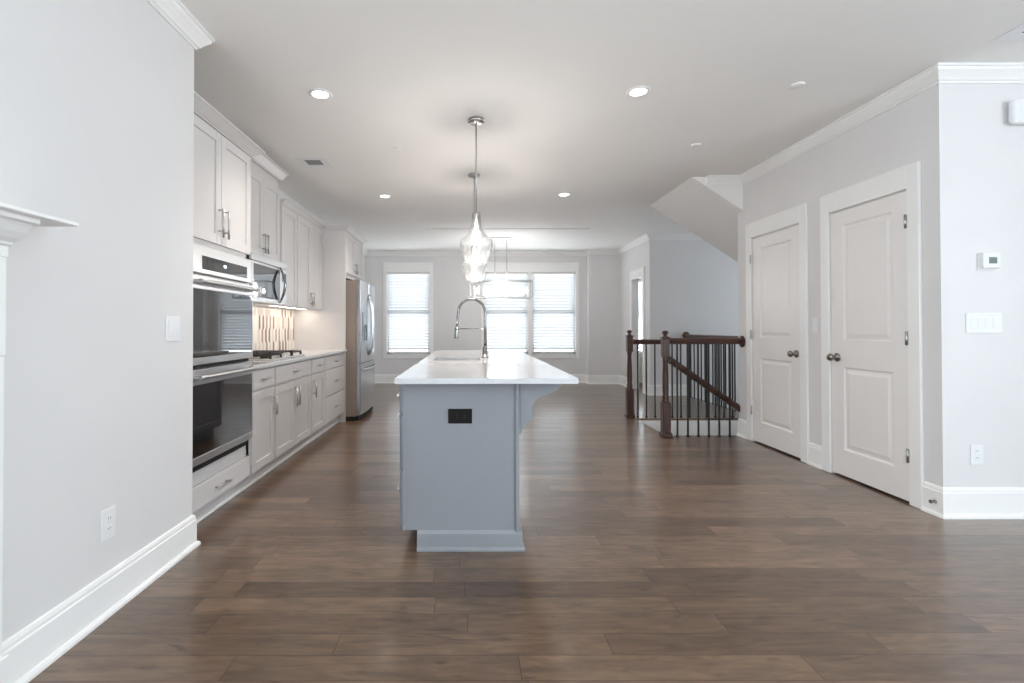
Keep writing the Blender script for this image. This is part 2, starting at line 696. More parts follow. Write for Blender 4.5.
# back wall with a single and a double window
W1 = (-1.751, -0.855, 0.609, 2.322)
W2 = (0.298, 1.206, 0.609, 2.322)
W3 = (1.300, 2.208, 0.609, 2.322)
struct('wall_back', MB().holed(1, BK, BK + 0.15, -2.4, 2.43, 0, CEIL, [W1, W2, W3]), 'wall')
struct('wall_back_corner', MB().box(2.43, HW + 0.12, BUMP, BK + 0.15, 0, CEIL), 'wall')
# hall wall with a cased opening into a small room
OP = (8.83, 9.42, 0.0, 2.06)
struct('wall_hall', MB().holed(0, HW, HW + 0.12, GW, BK, 0, CEIL, [OP]), 'wall')
struct('wall_stair', MB().box(HW + 0.12, FARX, GW, GW + 0.12, -2.6, CEIL), 'wall')
W4 = (3.42, 4.10, 0.62, 2.15)
struct('wall_nook', MB().holed(1, BK, BK + 0.15, HW + 0.12, FARX, 0, CEIL, [W4]), 'wall')
struct('wall_nook_right', MB().box(4.5, 4.6, GW + 0.12, BK, 0, CEIL), 'wall')
# door wall
D1 = (3.265, 3.980, 0.0, 2.075)
D2 = (4.335, 5.085, 0.0, 2.075)
struct('wall_right', MB().holed(0, DW, DW + 0.12, FR, DW_END, 0, CEIL, [D1, D2]), 'wall')
struct('wall_front_right', MB().box(DW + 0.12, SIDE_X, FR, FR + 0.12, 0, CEIL), 'wall')
struct('wall_closet', MB().box(DW + 0.12, FARX, DW_END - 0.12, DW_END, -2.6, CEIL)
       .box(DW + 0.9, DW + 1.0, FR + 0.12, DW_END - 0.12, 0, CEIL), 'wall')
# side and rear walls of the living room, with their windows
struct('wall_side', MB().holed(0, SIDE_X, SIDE_X + 0.15, REAR_Y, FR + 0.12, 0, CEIL, [(-2.55, -0.75, 0.55, 2.35)]), 'wall')
RW = [(wx - 0.65, wx + 0.65, 0.3, 2.4) for wx in (-0.3, 1.3)]
struct('wall_rear', MB().holed(1, REAR_Y - 0.15, REAR_Y, -2.4, SIDE_X + 0.15, 0, CEIL, RW), 'wall')
# stairwell below
struct('wall_stairwell', MB().holed(0, FARX, FARX + 0.1, WELL_Y0 - 0.2, GW + 0.2, -2.7, CEIL, [(6.7, 8.2, 0.6, 2.3)])
       .box(WELL_X - 0.12, WELL_X - 0.02, WELL_Y0 - 0.12, WELL_Y1 + 0.12, -2.7, -0.22)
       .box(WELL_X - 0.02, FARX, WELL_Y0 - 0.1, WELL_Y0 - 0.005, -2.7, -0.22)
       .box(WELL_X, PEN_X, WELL_Y1 + 0.005, WELL_Y1 + 0.1, -2.7, -0.22)
       .box(PEN_X - 0.1, PEN_X - 0.005, WELL_Y1, GW, -2.7, -0.22), 'outdoor_ground')
struct('floor_lower', MB().box(WELL_X - 0.1, FARX + 0.1, WELL_Y0 - 0.2, GW + 0.2, -2.8, -2.7), 'floor')
# white fascia on the edges of the opening
struct('trim_stair_fascia', MB().box(WELL_X + 0.001, PEN_X, WELL_Y1 - 0.018, WELL_Y1 - 0.001, -0.34, -0.025)
       .box(WELL_X + 0.001, FARX, WELL_Y0 + 0.001, WELL_Y0 + 0.018, -0.34, -0.025)
       .box(PEN_X + 0.001, PEN_X + 0.018, WELL_Y1, GW - 0.001, -0.34, -0.025), 'trim')
# steps going down to the right
st = MB()
tr = MB()
for k in range(9):
    zt = -0.19 * (k + 1)
    xa = WELL_X + 0.02 + 0.27 * k
    st.box(xa - 0.018, xa, WELL_Y0 + 0.02, WELL_Y1 - 0.02, zt, zt + 0.16)
    tr.box(xa - 0.02, xa + 0.28, WELL_Y0 + 0.02, WELL_Y1 - 0.02, zt - 0.03, zt, 0.006)
struct('floor_stair_treads', tr, 'floor')
struct('trim_stair_risers', st, 'trim')

# sloping underside of the upper stairs, boxed into the ceiling
SX0, SX1 = 2.345, 3.9
SLOPE = 0.655
struct('ceiling_stair_soffit',
       MB().prism([(SX0, CEIL - 0.001), (SX1, CEIL - 0.001), (SX1, CEIL - SLOPE * (SX1 - SX0))], 1, 5.25, 6.47), 'ceiling')

# ------------------------------------------------------------------ crown and baseboards
CZ = CEIL - 0.001
CROWN = [(0.0, CZ - 0.092), (0.010, CZ - 0.092), (0.012, CZ - 0.081), (0.022, CZ - 0.076), (0.030, CZ - 0.063), (0.048, CZ - 0.042),
         (0.060, CZ - 0.030), (0.064, CZ - 0.016), (0.074, CZ - 0.013), (0.074, CZ), (0.0, CZ)]


def crown(name, path, side):
    struct(name, MB().sweep(path, CROWN, side), 'trim')


crown('trim_crown_left', [(LW, REAR_Y), (LW, LW_END), (KW, LW_END)], 1)
crown('trim_crown_right', [(SIDE_X, FR), (DW, FR), (DW, 5.25), (2.50, 5.25)], -1)
crown('trim_crown_back', [(KW, 8.1), (KW, BK), (2.43, BK), (2.43, BUMP), (HW, BUMP), (HW, GW), (4.2, GW)], 1)
BASE = [(0, 0.0), (0.030, 0.0), (0.030, 0.012), (0.024, 0.021), (0.016, 0.024), (0.016, 0.150), (0.012, 0.156), (0.012, 0.168),
        (0.008, 0.180), (0, 0.184)]


def base(name, path, side, k=1.0):
    struct(name, MB().sweep(path, [(d_, z_ if z_ < 0.03 else z_ * k) for d_, z_ in BASE], side), 'trim')


base('baseboard_left', [(LW, REAR_Y), (LW, -0.42)], 1, 0.92)
base('baseboard_left_kitchen', [(LW, 1.57), (LW, LW_END), (LW - 0.09, LW_END)], 1, 0.92)
base('baseboard_right', [(SIDE_X, FR), (DW, FR), (DW, 3.172)], -1)
base('baseboard_right_mid', [(DW, 4.073), (DW, 4.242)], -1)
base('baseboard_right_end', [(DW, 5.178), (DW, DW_END)], -1)
base('baseboard_back', [(KW, 7.2), (KW, BK), (2.43, BK), (2.43, BUMP), (HW, BUMP), (HW, 9.51)], 1)
base('baseboard_hall', [(HW, 8.74), (HW, GW), (PEN_X, GW)], 1)
# plain trim board across the ceiling before the dining end
struct('trim_ceiling', MB().box(-0.72, 1.92, 7.98, 8.08, CEIL - 0.010, CEIL - 0.001, 0.003), 'ceiling')


# ------------------------------------------------------------------ windows
def window(name, rect, y, head=0.21, side=0.075, sill=0.095, pane='pane'):
    x0, x1, z0, z1 = rect
    r = struct_root(name, ((x0 + x1) / 2, y, z0))
    # sash frames set back in the opening
    mb = MB()
    w = 0.045
    yb, yf = y + 0.075, y + 0.055
    zm = (z0 + z1) / 2
    for za, zb in ((z0, zm + 0.02), (zm - 0.02, z1)):
        mb.box(x0, x1, yf, yb + 0.02, za, za + w).box(x0, x1, yf, yb + 0.02, zb - w, zb)
        mb.box(x0, x0 + w, yf, yb + 0.02, za, zb).box(x1 - w, x1, yf, yb + 0.02, za, zb)
    mb.build('window_sash', 'trim', r)
    MB().box(x0 + 0.02, x1 - 0.02, yb + 0.03, yb + 0.036, z0 + 0.02, z1 - 0.02).build('window_pane', pane, r)
    return r


def casing_back(name, x0, x1, z0, z1, y, head, side, sill, mull=None):
    mb = MB()
    t = 0.02
    mb.box(x0 - side, x0, y - t, y - 0.0005, z0 - sill, z1 + head, 0.003)
    mb.box(x1, x1 + side, y - t, y - 0.0005, z0 - sill, z1 + head, 0.003)
    mb.box(x0, x1, y - t, y - 0.0005, z1, z1 + head, 0.003)
    mb.box(x0, x1, y - t, y - 0.0005, z0 - sill, z0, 0.003)
    mb.box(x0 - side - 0.012, x1 + side + 0.012, y - t - 0.012, y - 0.0005, z1 + head - 0.025, z1 + head, 0.004)
    mb.box(x0 - 0.002, x1 + 0.002, y - t - 0.012, y + 0.05, z0 - 0.022, z0, 0.004)
    if mull:
        mb.box(mull[0], mull[1], y - t, y - 0.0005, z0, z1, 0.003)
    return struct(name, mb, 'trim')


window('window_1', W1, BK)
window('window_2', W2, BK)
window('window_3', W3, BK)
window('window_4', W4, BK, pane='pane_open')
casing_back('trim_1', W1[0], W1[1], W1[2], W1[3], BK, 0.215, 0.078, 0.09)
casing_back('trim_2', W2[0], W3[1], W2[2], W2[3], BK, 0.215, 0.072, 0.09, (W2[1], W3[0]))
casing_back('trim_3', W4[0], W4[1], W4[2], W4[3], BK, 0.12, 0.072, 0.09)
# panes behind the camera
for i, rct in enumerate(RW):
    x0, x1, z0, z1 = rct
    mb = MB()
    for a, b_ in ((x0, x0 + 0.05), (x1 - 0.05, x1), ((x0 + x1) / 2 - 0.02, (x0 + x1) / 2 + 0.02)):
        mb.box(a, b_, REAR_Y - 0.02, REAR_Y + 0.02, z0, z1)
    mb.box(x0, x1, REAR_Y - 0.02, REAR_Y + 0.02, z0, z0 + 0.05).box(x0, x1, REAR_Y - 0.02, REAR_Y + 0.02, z1 - 0.05, z1)
    struct('window_%d' % (6 + i), mb, 'trim')
mb = MB()
for a, b_ in ((-2.55, -2.5), (-0.8, -0.75), (-1.67, -1.63)):
    mb.box(SIDE_X - 0.02, SIDE_X + 0.02, a, b_, 0.55, 2.35)
mb.box(SIDE_X - 0.02, SIDE_X + 0.02, -2.55, -0.75, 0.55, 0.6).box(SIDE_X - 0.02, SIDE_X + 0.02, -2.55, -0.75, 2.3, 2.35)
struct('window_8', mb, 'trim')
mb = MB()
for a, b_ in ((-2.2, -2.15), (-0.85, -0.8), (-1.52, -1.48)):
    mb.box(LW - 0.02, LW + 0.015, a, b_, 0.45, 2.35)
mb.box(LW - 0.02, LW + 0.015, -2.2, -0.8, 0.45, 0.5).box(LW - 0.02, LW + 0.015, -2.2, -0.8, 2.3, 2.35)
struct('window_9', mb, 'trim')  # frame for the added left-hand light, an invented window
mb = MB()
for a, b_ in ((6.7, 6.75), (8.15, 8.2), (7.43, 7.47)):
    mb.box(FARX - 0.02, FARX + 0.02, a, b_, 0.6, 2.3)
mb.box(FARX - 0.02, FARX + 0.02, 6.7, 8.2, 0.6, 0.65).box(FARX - 0.02, FARX + 0.02, 6.7, 8.2, 2.25, 2.3)
struct('window_5', mb, 'trim')  # frame for the added stair light, an invented window


def blind(rect, y, label, drop=None, group='horizontal blinds on the far windows'):
    x0, x1, z0, z1 = rect
    z0b = z0 + 0.03 if drop is None else drop
    r = thing('window_blind', ((x0 + x1) / 2, y + 0.02, z0b), label, 'window blind', group)
    MB().box(x0 + 0.008, x1 - 0.008, y + 0.003, y + 0.048, z1 - 0.05, z1 - 0.004, 0.004).build('headrail', 'trim', r)
    mb = MB()
    bm = mb.bm
    z = z1 - 0.085
    ang = math.radians(52)
    h = 0.037
    while z > z0b + 0.045:
        cy, cz = y + 0.026, z
        pts = []
        for s in (-1, -0.35, 0.35, 1):
            bow = 0.004 * (1 - s * s)
            pts.append((cy + s * h * math.cos(ang), cz - s * h * math.sin(ang) + bow))
        A = [bm.verts.new((x0 + 0.012, p[0], p[1])) for p in pts]
        B = [bm.verts.new((x1 - 0.012, p[0], p[1])) for p in pts]
        for k in range(3):
            bm.faces.new((A[k], B[k], B[k + 1], A[k + 1]))
        z -= 0.0605
    mb.build('slats', 'slat', r)
    MB().box(x0 + 0.01, x1 - 0.01, y + 0.006, y + 0.046, z0b, z0b + 0.022, 0.004).build('bottom_rail', 'trim', r)
    cd = MB()
    for xx in (x0 + 0.14, x1 - 0.14):
        cd.tube([(xx, y + 0.004, z1 - 0.05), (xx, y + 0.004, z0b + 0.02)], 0.0015, 6)
    cd.build('ladder_cord', 'trim', r)
    return r


blind(W1, BK, 'lowered white blind in the single window beside the refrigerator')
blind(W2, BK, 'lowered white blind behind the linear chandelier, left half of the double window')
blind(W3, BK, 'lowered white blind in the right half of the double window')
blind(W4, BK, 'white blind glimpsed through the cased doorway beyond the stair railing')

# cased doorway in the hall wall
mb = MB()
y0, y1, zt = OP[0], OP[1], OP[3]
for a, b_ in ((y0 - 0.09, y0), (y1, y1 + 0.09)):
    mb.box(HW - 0.02, HW - 0.0005, a, b_, 0, zt + 0.15, 0.003)
mb.box(HW - 0.02, HW - 0.0005, y0, y1, zt, zt + 0.15, 0.003)
mb.box(HW - 0.026, HW - 0.0005, y0 - 0.1, y1 + 0.1, zt + 0.15, zt + 0.17, 0.003)
struct('trim_4', mb, 'trim')


# ------------------------------------------------------------------ the two doors
def door_casing(name, d):
    y0, y1, _, z1 = d
    mb = MB()
    for a, b_ in ((y0 - 0.092, y0), (y1, y1 + 0.092)):
        mb.box(DW - 0.022, DW - 0.0005, a, b_, 0, z1 + 0.155, 0.004)
    mb.box(DW - 0.022, DW - 0.0005, y0, y1, z1, z1 + 0.155, 0.004)
    # jamb lining
    mb.box(DW, DW + 0.118, y0 - 0.0005, y0 + 0.004, 0, z1).box(DW, DW + 0.118, y1 - 0.004, y1 + 0.0005, 0, z1)
    mb.box(DW, DW + 0.118, y0, y1, z1 - 0.004, z1 + 0.0005)
    return struct(name, mb, 'trim')


def panel_door(name, d, knob_far):
    y0, y1 = d[0] + 0.007, d[1] - 0.007
    z0, z1 = 0.016, 2.066
    xf = DW - 0.004
    xb = DW + 0.034
    r = struct_root(name, (DW, (y0 + y1) / 2, 0))
    mb = MB()
    py0, py1 = y0 + 0.125, y1 - 0.125
    P = [(py0, py1, 1.06, 1.955), (py0, py1, 0.215, 0.855)]
    mb.holed(0, xf, xb, y0, y1, z0, z1, P)
    bm = mb.bm
    for a, b_, c, e in P:
        # sloped sticking down to a groove, then a raised field
        rings = []
        for ins, dep in ((0, 0), (0.012, 0.009), (0.026, 0.009), (0.05, 0.003)):
            rings.append([bm.verts.new((xf + dep, yy, zz)) for yy, zz in
                          ((a + ins, c + ins), (b_ - ins, c + ins), (b_ - ins, e - ins), (a + ins, e - ins))])
        fs = []
        for q, w in zip(rings, rings[1:]):
            for k in range(4):
                fs.append(bm.faces.new((q[k], w[k], w[(k + 1) % 4], q[(k + 1) % 4])))
        fs.append(bm.faces.new(rings[-1]))
        for f in fs:
            f.normal_update()
            if f.normal.x > 0:
                f.normal_flip()
    mb.build('door_slab', 'door', r)
    ky = (y1 - 0.06) if knob_far else (y0 + 0.06)
    kz = 0.927
    k = MB()
    k.lathe([(0.034, 0.0), (0.034, -0.006), (0.028, -0.011), (0.012, -0.013), (0.011, -0.035), (0.020, -0.040), (0.028, -0.050),
             (0.029, -0.060), (0.022, -0.070), (0.008, -0.074)], (xf - 0.0005, ky, kz), 0, 20)
    k.build('door_knob', 'bronze', r)
    hy = (y0 - 0.004) if knob_far else (y1 + 0.004)
    for hz in (0.32, 1.09, 1.86):
        h = MB()
        h.tube([(xf - 0.021, hy, hz - 0.045), (xf - 0.021, hy, hz + 0.045)], 0.006, 8)
        h.box(xf - 0.021, xf - 0.019, hy - 0.012, hy + 0.012, hz - 0.044, hz + 0.044)
        h.build('hinge', 'nickel', r)
    return r


door_casing('trim_5', D1)
door_casing('trim_6', D2)
panel_door('door_1', D1, True)
panel_door('door_2', D2, False)
t = MB()
t.lathe([(0.012, 0), (0.012, -0.004), (0.005, -0.006), (0.005, -0.02), (0.011, -0.022), (0.011, -0.032)], (DW - 0.0165, 3.085, 0.085), 0, 12)
tag(t.build('door_stop', 'bronze'), 'small round door stop on the baseboard beside the nearest door', 'door stop')


# ------------------------------------------------------------------ cabinet helpers
def shaker(mb, xf, s, y0, y1, z0, z1, r=0.062, t=0.02, rec=0.010):
    """shaker front facing s*X with its face at xf"""
    b = xf - s * t
    mb.box(b, xf, y0, y0 + r, z0, z1, 0.0015).box(b, xf, y1 - r, y1, z0, z1, 0.0015)
    mb.box(b, xf, y0 + r, y1 - r, z0, z0 + r, 0.0015).box(b, xf, y0 + r, y1 - r, z1 - r, z1, 0.0015)
    mb.box(b, xf - s * rec, y0 + r - 0.002, y1 - r + 0.002, z0 + r - 0.002, z1 - r + 0.002)
    return mb


def pull_v(xf, s, y, z0, z1):
    m = MB()
    xo = xf + s * 0.030
    m.tube([(xo, y, z0 - 0.015), (xo, y, z1 - 0.015)], 0.0068, 10)
    for z in (z0 + 0.025, z1 - 0.025):
        m.tube([(xf - s * 0.001, y, z), (xo, y, z)], 0.0048, 8)
    return m


def pull_h(xf, s, y0, y1, z):
    m = MB()
    xo = xf + s * 0.030
    m.tube([(xo, y0, z), (xo, y1, z)], 0.0068, 10)
    for y in (y0 + 0.02, y1 - 0.02):
        m.tube([(xf - s * 0.001, y, z), (xo, y, z)], 0.0048, 8)
    return m


def add_door(root, xf, s, y0, y1, z0, z1, hy=None, hz=None, m='cab', r=0.062):
    d = shaker(MB(), xf, s, y0, y1, z0, z1, r).build('cabinet_door', m, root)
    if hy is not None:
        pull_v(xf, s, hy, hz[0], hz[1]).build('handle', 'nickel', d)
    return d


def add_drawer(root, xf, s, y0, y1, z0, z1, flat=True, m='cab', hl=0.13, hz=None):
    b = MB()
    if flat:
        b.box(xf - s * 0.02, xf, y0, y1, z0, z1, 0.003)
        b.box(xf - s * 0.001, xf + s * 0.0008, y0 + 0.012, y1 - 0.012, z0 + 0.012, z1 - 0.012)
    else:
        shaker(b, xf, s, y0, y1, z0, z1, 0.05)
    d = b.build('drawer', m, root)
    c = (y0 + y1) / 2
    z = (z0 + z1) / 2 if hz is None else hz
    pull_h(xf, s, c - hl / 2, c + hl / 2, z).build('handle', 'nickel', d)
    return d


CAB_CROWN_T = 2.425


def cab_crown(zt, h=0.056, p=0.058):
    return [(0, zt - h), (0.012, zt - h), (0.014, zt - h + 0.008), (0.022, zt - h + 0.012), (p - 0.016, zt - 0.018), (p - 0.008, zt - 0.012),
            (p, zt - 0.010), (p, zt), (0, zt)]


XF = -1.56      # front of doors in the tall and base cabinets
XC = XF - 0.021
GRP_B = 'grey base cabinets under the kitchen counter'

# tall oven cabinet -------------------------------------------------------
OY0, OY1 = 2.672, 3.545
r = thing('oven_cabinet', (-1.9, (OY0 + OY1) / 2, 0), 'tall grey cabinet built around the double wall oven at the near end of the kitchen', 'cabinet')
mb = MB()
mb.box(KW + 0.002, XC, OY0, OY0 + 0.045, 0.10, 2.395)
mb.box(KW + 0.002, XC, OY1 - 0.045, OY1, 0.10, 2.395)
mb.box(KW + 0.002, XC, OY0, OY1, 1.652, 2.395).box(KW + 0.002, XC, OY0, OY1, 0.10, 0.345)
mb.box(KW + 0.002, KW + 0.02, OY0, OY1, 0.345, 1.652)
mb.build('cabinet_carcass', 'cab', r)
MB().box(KW + 0.01, XC - 0.06, OY0, OY1, 0.0, 0.10).build('toe_kick', 'cab', r)
MB().box(KW + 0.01, XC - 0.045, OY0, OY1, 0.0, 0.02, 0.004).build('shoe_moulding', 'trim', r)
ym = (OY0 + OY1) / 2
add_door(r, XF, 1, OY0 + 0.022, ym - 0.0025, 1.682, 2.378, ym - 0.035, (1.74, 1.92))
add_door(r, XF, 1, ym + 0.0025, OY1 - 0.022, 1.682, 2.378, ym + 0.035, (1.74, 1.92))
add_drawer(r, XF, 1, OY0 + 0.022, OY1 - 0.022, 0.122, 0.262, True, hl=0.16)
MB().sweep([(XF - 0.012, OY0), (XF - 0.012, OY1), (KW + 0.36, OY1)], cab_crown(2.448, 0.062, 0.078), 1).build('crown_moulding', 'cab', r)

# double oven -------------------------------------------------------------
oy0, oy1 = OY0 + 0.052, OY1 - 0.052
fx = XF + 0.006
r = thing('double_oven', (-1.86, ym, 0.37), 'stainless double wall oven with black glass doors in the tall cabinet', 'oven')
MB().box(KW + 0.06, XC - 0.005, oy0, oy1, 0.375, 1.642).build('oven_body', 'black_gap', r)
MB().box(XC - 0.004, fx - 0.022, oy0 - 0.012, oy1 + 0.012, 0.37, 1.646, 0.002).build('trim_frame', 'steel', r)
p = MB().box(fx - 0.02, fx + 0.012, oy0 - 0.010, oy1 + 0.010, 1.478, 1.643, 0.004).build('control_panel', 'steel', r)
MB().box(fx + 0.0122, fx + 0.0145, oy0 + 0.13, oy1 - 0.07, 1.505, 1.582).build('display_glass', 'black_glass', p)
MB().box(fx + 0.0147, fx + 0.0155, ym - 0.008, ym + 0.022, 1.540, 1.556).build('lit_clock', 'display', p)


def oven_door(z0, z1, gz0, gz1, hz):
    d = MB()
    x0, x1 = fx - 0.02, fx + 0.022
    ya, yb = oy0 - 0.010, oy1 + 0.010
    d.box(x0, x1, ya, yb, z0, gz0, 0.004).box(x0, x1, ya, yb, gz1, z1, 0.004)
    d.box(x0, x1 - 0.001, ya, ya + 0.012, gz0, gz1).box(x0, x1 - 0.001, yb - 0.012, yb, gz0, gz1)
    d = d.build('oven_door', 'steel', r)
    MB().box(x0, x1 - 0.002, ya + 0.012, yb - 0.012, gz0, gz1).build('door_glass', 'black_glass', d)
    h = MB()
    xo = x1 + 0.042
    n = 10
    pth = [(xo + 0.010 * math.sin(PI * k / n), ya + 0.03 + (yb - ya - 0.06) * k / n, hz) for k in range(n + 1)]
    h.tube(pth, 0.0125, 12)
    for yy in (ya + 0.05, yb - 0.05):
        h.box(x1 - 0.001, xo + 0.004, yy - 0.012, yy + 0.012, hz - 0.011, hz + 0.011, 0.004)
    h.build('handle', 'steel', d)


oven_door(0.955, 1.464, 0.998, 1.385, 1.427)
oven_door(0.392, 0.930, 0.440, 0.842, 0.888)
MB().box(fx - 0.02, fx - 0.004, oy0, oy1, 0.934, 0.950).build('vent_slot', 'black_gap', r)
MB().box(fx - 0.02, fx - 0.004, oy0, oy1, 0.352, 0.390).build('vent_slot', 'black_gap', r)

# base cabinets -----------------------------------------------------------
ZD0, ZD1, ZR0, ZR1 = 0.122, 0.695, 0.712, 0.850


def base_cab(y0, y1, label):
    r = thing('base_cabinet', (-1.88, (y0 + y1) / 2, 0), label, 'cabinet', GRP_B)
    MB().box(KW + 0.002, XC, y0 + 0.0005, y1 - 0.0005, 0.10, 0.866).build('cabinet_carcass', 'cab', r)
    MB().box(KW + 0.01, XC - 0.06, y0 + 0.0005, y1 - 0.0005, 0.0, 0.10).build('toe_kick', 'cab', r)
    MB().box(XC - 0.06, XC - 0.042, y0 + 0.0005, y1 - 0.0005, 0.0, 0.02, 0.004).build('shoe_moulding', 'trim', r)
    return r


BY = [3.547, 3.976, 4.890, 5.335, 6.168]
g = 0.014
r = base_cab(BY[0], BY[1], 'narrow grey base cabinet next to the wall oven, one drawer over one door')
add_drawer(r, XF, 1, BY[0] + g, BY[1] - g, ZR0, ZR1)
add_door(r, XF, 1, BY[0] + g, BY[1] - g, ZD0, ZD1, BY[1] - g - 0.03, (0.50, 0.64))
r = base_cab(BY[1], BY[2], 'wide grey base cabinet with two doors under the gas cooktop')
add_drawer(r, XF, 1, BY[1] + g, BY[2] - g, ZR0, ZR1)
m_ = (BY[1] + BY[2]) / 2
add_door(r, XF, 1, BY[1] + g, m_ - 0.0025, ZD0, ZD1, m_ - 0.032, (0.49, 0.66))
add_door(r, XF, 1, m_ + 0.0025, BY[2] - g, ZD0, ZD1, m_ + 0.032, (0.49, 0.66))
r = base_cab(BY[2], BY[3], 'narrow grey base cabinet between the cooktop cabinet and the drawer stack')
add_drawer(r, XF, 1, BY[2] + g, BY[3] - g, ZR0, ZR1, hl=0.10)
add_door(r, XF, 1, BY[2] + g, BY[3] - g, ZD0, ZD1, BY[2] + g + 0.032, (0.49, 0.66))
r = base_cab(BY[3], BY[4], 'grey base cabinet of three wide drawers beside the refrigerator')
add_drawer(r, XF, 1, BY[3] + g, BY[4] - g, ZR0, ZR1)
add_drawer(r, XF, 1, BY[3] + g, BY[4] - g, 0.412, 0.700)
add_drawer(r, XF, 1, BY[3] + g, BY[4] - g, ZD0, 0.400)

# counter -----------------------------------------------------------------
CT = 0.898
tag(MB().box(KW + 0.002, -1.53, OY1 + 0.003, 6.168, 0.868, CT, 0.004, 2).build('kitchen_countertop', 'quartz'),
    'white quartz countertop along the kitchen wall under the cooktop', 'countertop')

# backsplash: elongated picket tiles ---------------------------------------
bs = MB()
bm = bs.bm
lay = bm.faces.layers.float.new('tone')
TW, TH, TP = 0.046, 0.170, 0.030
ya, yb, za, zb = OY1 + 0.004, 6.17, CT + 0.002, 1.372
ncol = int((yb - ya) / TW) + 2
for i in range(ncol):
    for j in range(-1, 5):
        yc = ya + TW * (i + (0.5 if j % 2 else 0.0))
        zc = za + (TH - TP) * (j + 0.3)
        gp = 0.0012
        pts = [(yc, zc - TH / 2 + gp), (yc + TW / 2 - gp, zc - TH / 2 + TP), (yc + TW / 2 - gp, zc + TH / 2 - TP),
               (yc, zc + TH / 2 - gp), (yc - TW / 2 + gp, zc + TH / 2 - TP), (yc - TW / 2 + gp, zc - TH / 2 + TP)]
        pts = [(min(max(y, ya), yb), min(max(z, za), zb)) for y, z in pts]
        clean = []
        for q in pts:
            if not clean or (abs(q[0] - clean[-1][0]) + abs(q[1] - clean[-1][1])) > 1e-5:
                clean.append(q)
        area = abs(sum(clean[k][0] * clean[(k + 1) % len(clean)][1] - clean[(k + 1) % len(clean)][0] * clean[k][1]
                       for k in range(len(clean)))) / 2
        if len(clean) < 3 or area < 1e-4:
            continue
        A = [bm.verts.new((KW + 0.011, y, z)) for y, z in clean]
        B = [bm.verts.new((KW + 0.003, y, z)) for y, z in clean]
        tone = random.random()
        if (i + j) % 2 == 0:
            tone = tone * 0.5
        else:
            tone = 0.4 + 0.55 * tone
        fs = [bm.faces.new(A)]
        for k in range(len(A)):
            fs.append(bm.faces.new((A[k], B[k], B[(k + 1) % len(A)], A[(k + 1) % len(A)])))
        for f in fs:
            f[lay] = tone
        bmesh.ops.recalc_face_normals(bm, faces=fs)
bso = struct('wall_backsplash', bs, 'tile')
struct('wall_backsplash_grout', MB().box(KW + 0.001, KW + 0.006, ya, yb, za, zb), 'grout')

# cooktop -----------------------------------------------------------------
cy0, cy1, cx0, cx1 = 4.04, 4.82, -2.11, -1.60
r = thing('gas_cooktop', (-1.85, 4.43, CT), 'stainless gas cooktop with black grates set in the kitchen counter', 'cooktop')
MB().box(cx0, cx1, cy0, cy1, CT + 0.0005, CT + 0.012, 0.004, 2).build('cooktop_tray', 'steel', r)
for k in range(3):
    a = cy0 + 0.02 + k * 0.248
    b_ = a + 0.243
    gm = MB()
    z0, z1 = CT + 0.036, CT + 0.050
    gx0 = cx0 + 0.03
    gx1 = cx1 - (0.13 if k == 1 else 0.03)
    for yy in (a, b_ - 0.012):
        gm.box(gx0, gx1, yy, yy + 0.012, z0, z1, 0.002)
    nx = 4 if k == 1 else 5
    for q in range(nx):
        xx = gx0 + (gx1 - gx0 - 0.012) * q / (nx - 1)
        gm.box(xx, xx + 0.012, a, b_, z0, z1, 0.002)
    gm.box(gx0, gx1, (a + b_) / 2 - 0.006, (a + b_) / 2 + 0.006, z0, z1, 0.002)
    for xx in (gx0, gx1 - 0.016):
        for yy in (a, b_ - 0.016):
            gm.box(xx, xx + 0.016, yy, yy + 0.016, CT + 0.011, z0 + 0.002)
    gm.build('grate', 'cast_iron', r)
for xx, yy, rr in ((-1.97, 4.18, 0.045), (-1.73, 4.18, 0.038), (-1.93, 4.43, 0.055), (-1.97, 4.68, 0.038), (-1.73, 4.68, 0.045)):
    MB().lathe([(rr, 0), (rr, 0.012), (rr * 0.8, 0.014), (rr * 0.78, 0.021), (rr * 0.2, 0.023)], (xx, yy, CT + 0.0115), 2, 20).build('burner', 'cast_iron', r)
for k in range(5):
    MB().lathe([(0.020, 0), (0.020, 0.006), (0.016, 0.008), (0.015, 0.030), (0.012, 0.033)], (-1.655, 4.27 + 0.08 * k, CT + 0.0115), 2, 16).build('knob', 'steel', r)

# upper cabinets ----------------------------------------------------------
UX = -1.84
UC = UX - 0.021
UZ0 = 1.375
UTOP = 2.382


def upper(y0, y1, z0, z1, label, loc_name='upper_cabinet'):
    r = thing(loc_name, (-2.0, (y0 + y1) / 2, z0), label, 'cabinet', 'grey wall cabinets over the kitchen counter')
    cb = MB().box(KW + 0.002, UC, y0 + 0.0005, y1 - 0.0005, z0 + (0.03 if z0 < 1.5 else 0), z1)
    if z0 < 1.5:
        cb.box(UC - 0.02, UC, y0 + 0.0005, y1 - 0.0005, z0, z0 + 0.03)
    cb.build('cabinet_carcass', 'cab', r)
    return r


MY0, MY1 = 4.03, 4.805
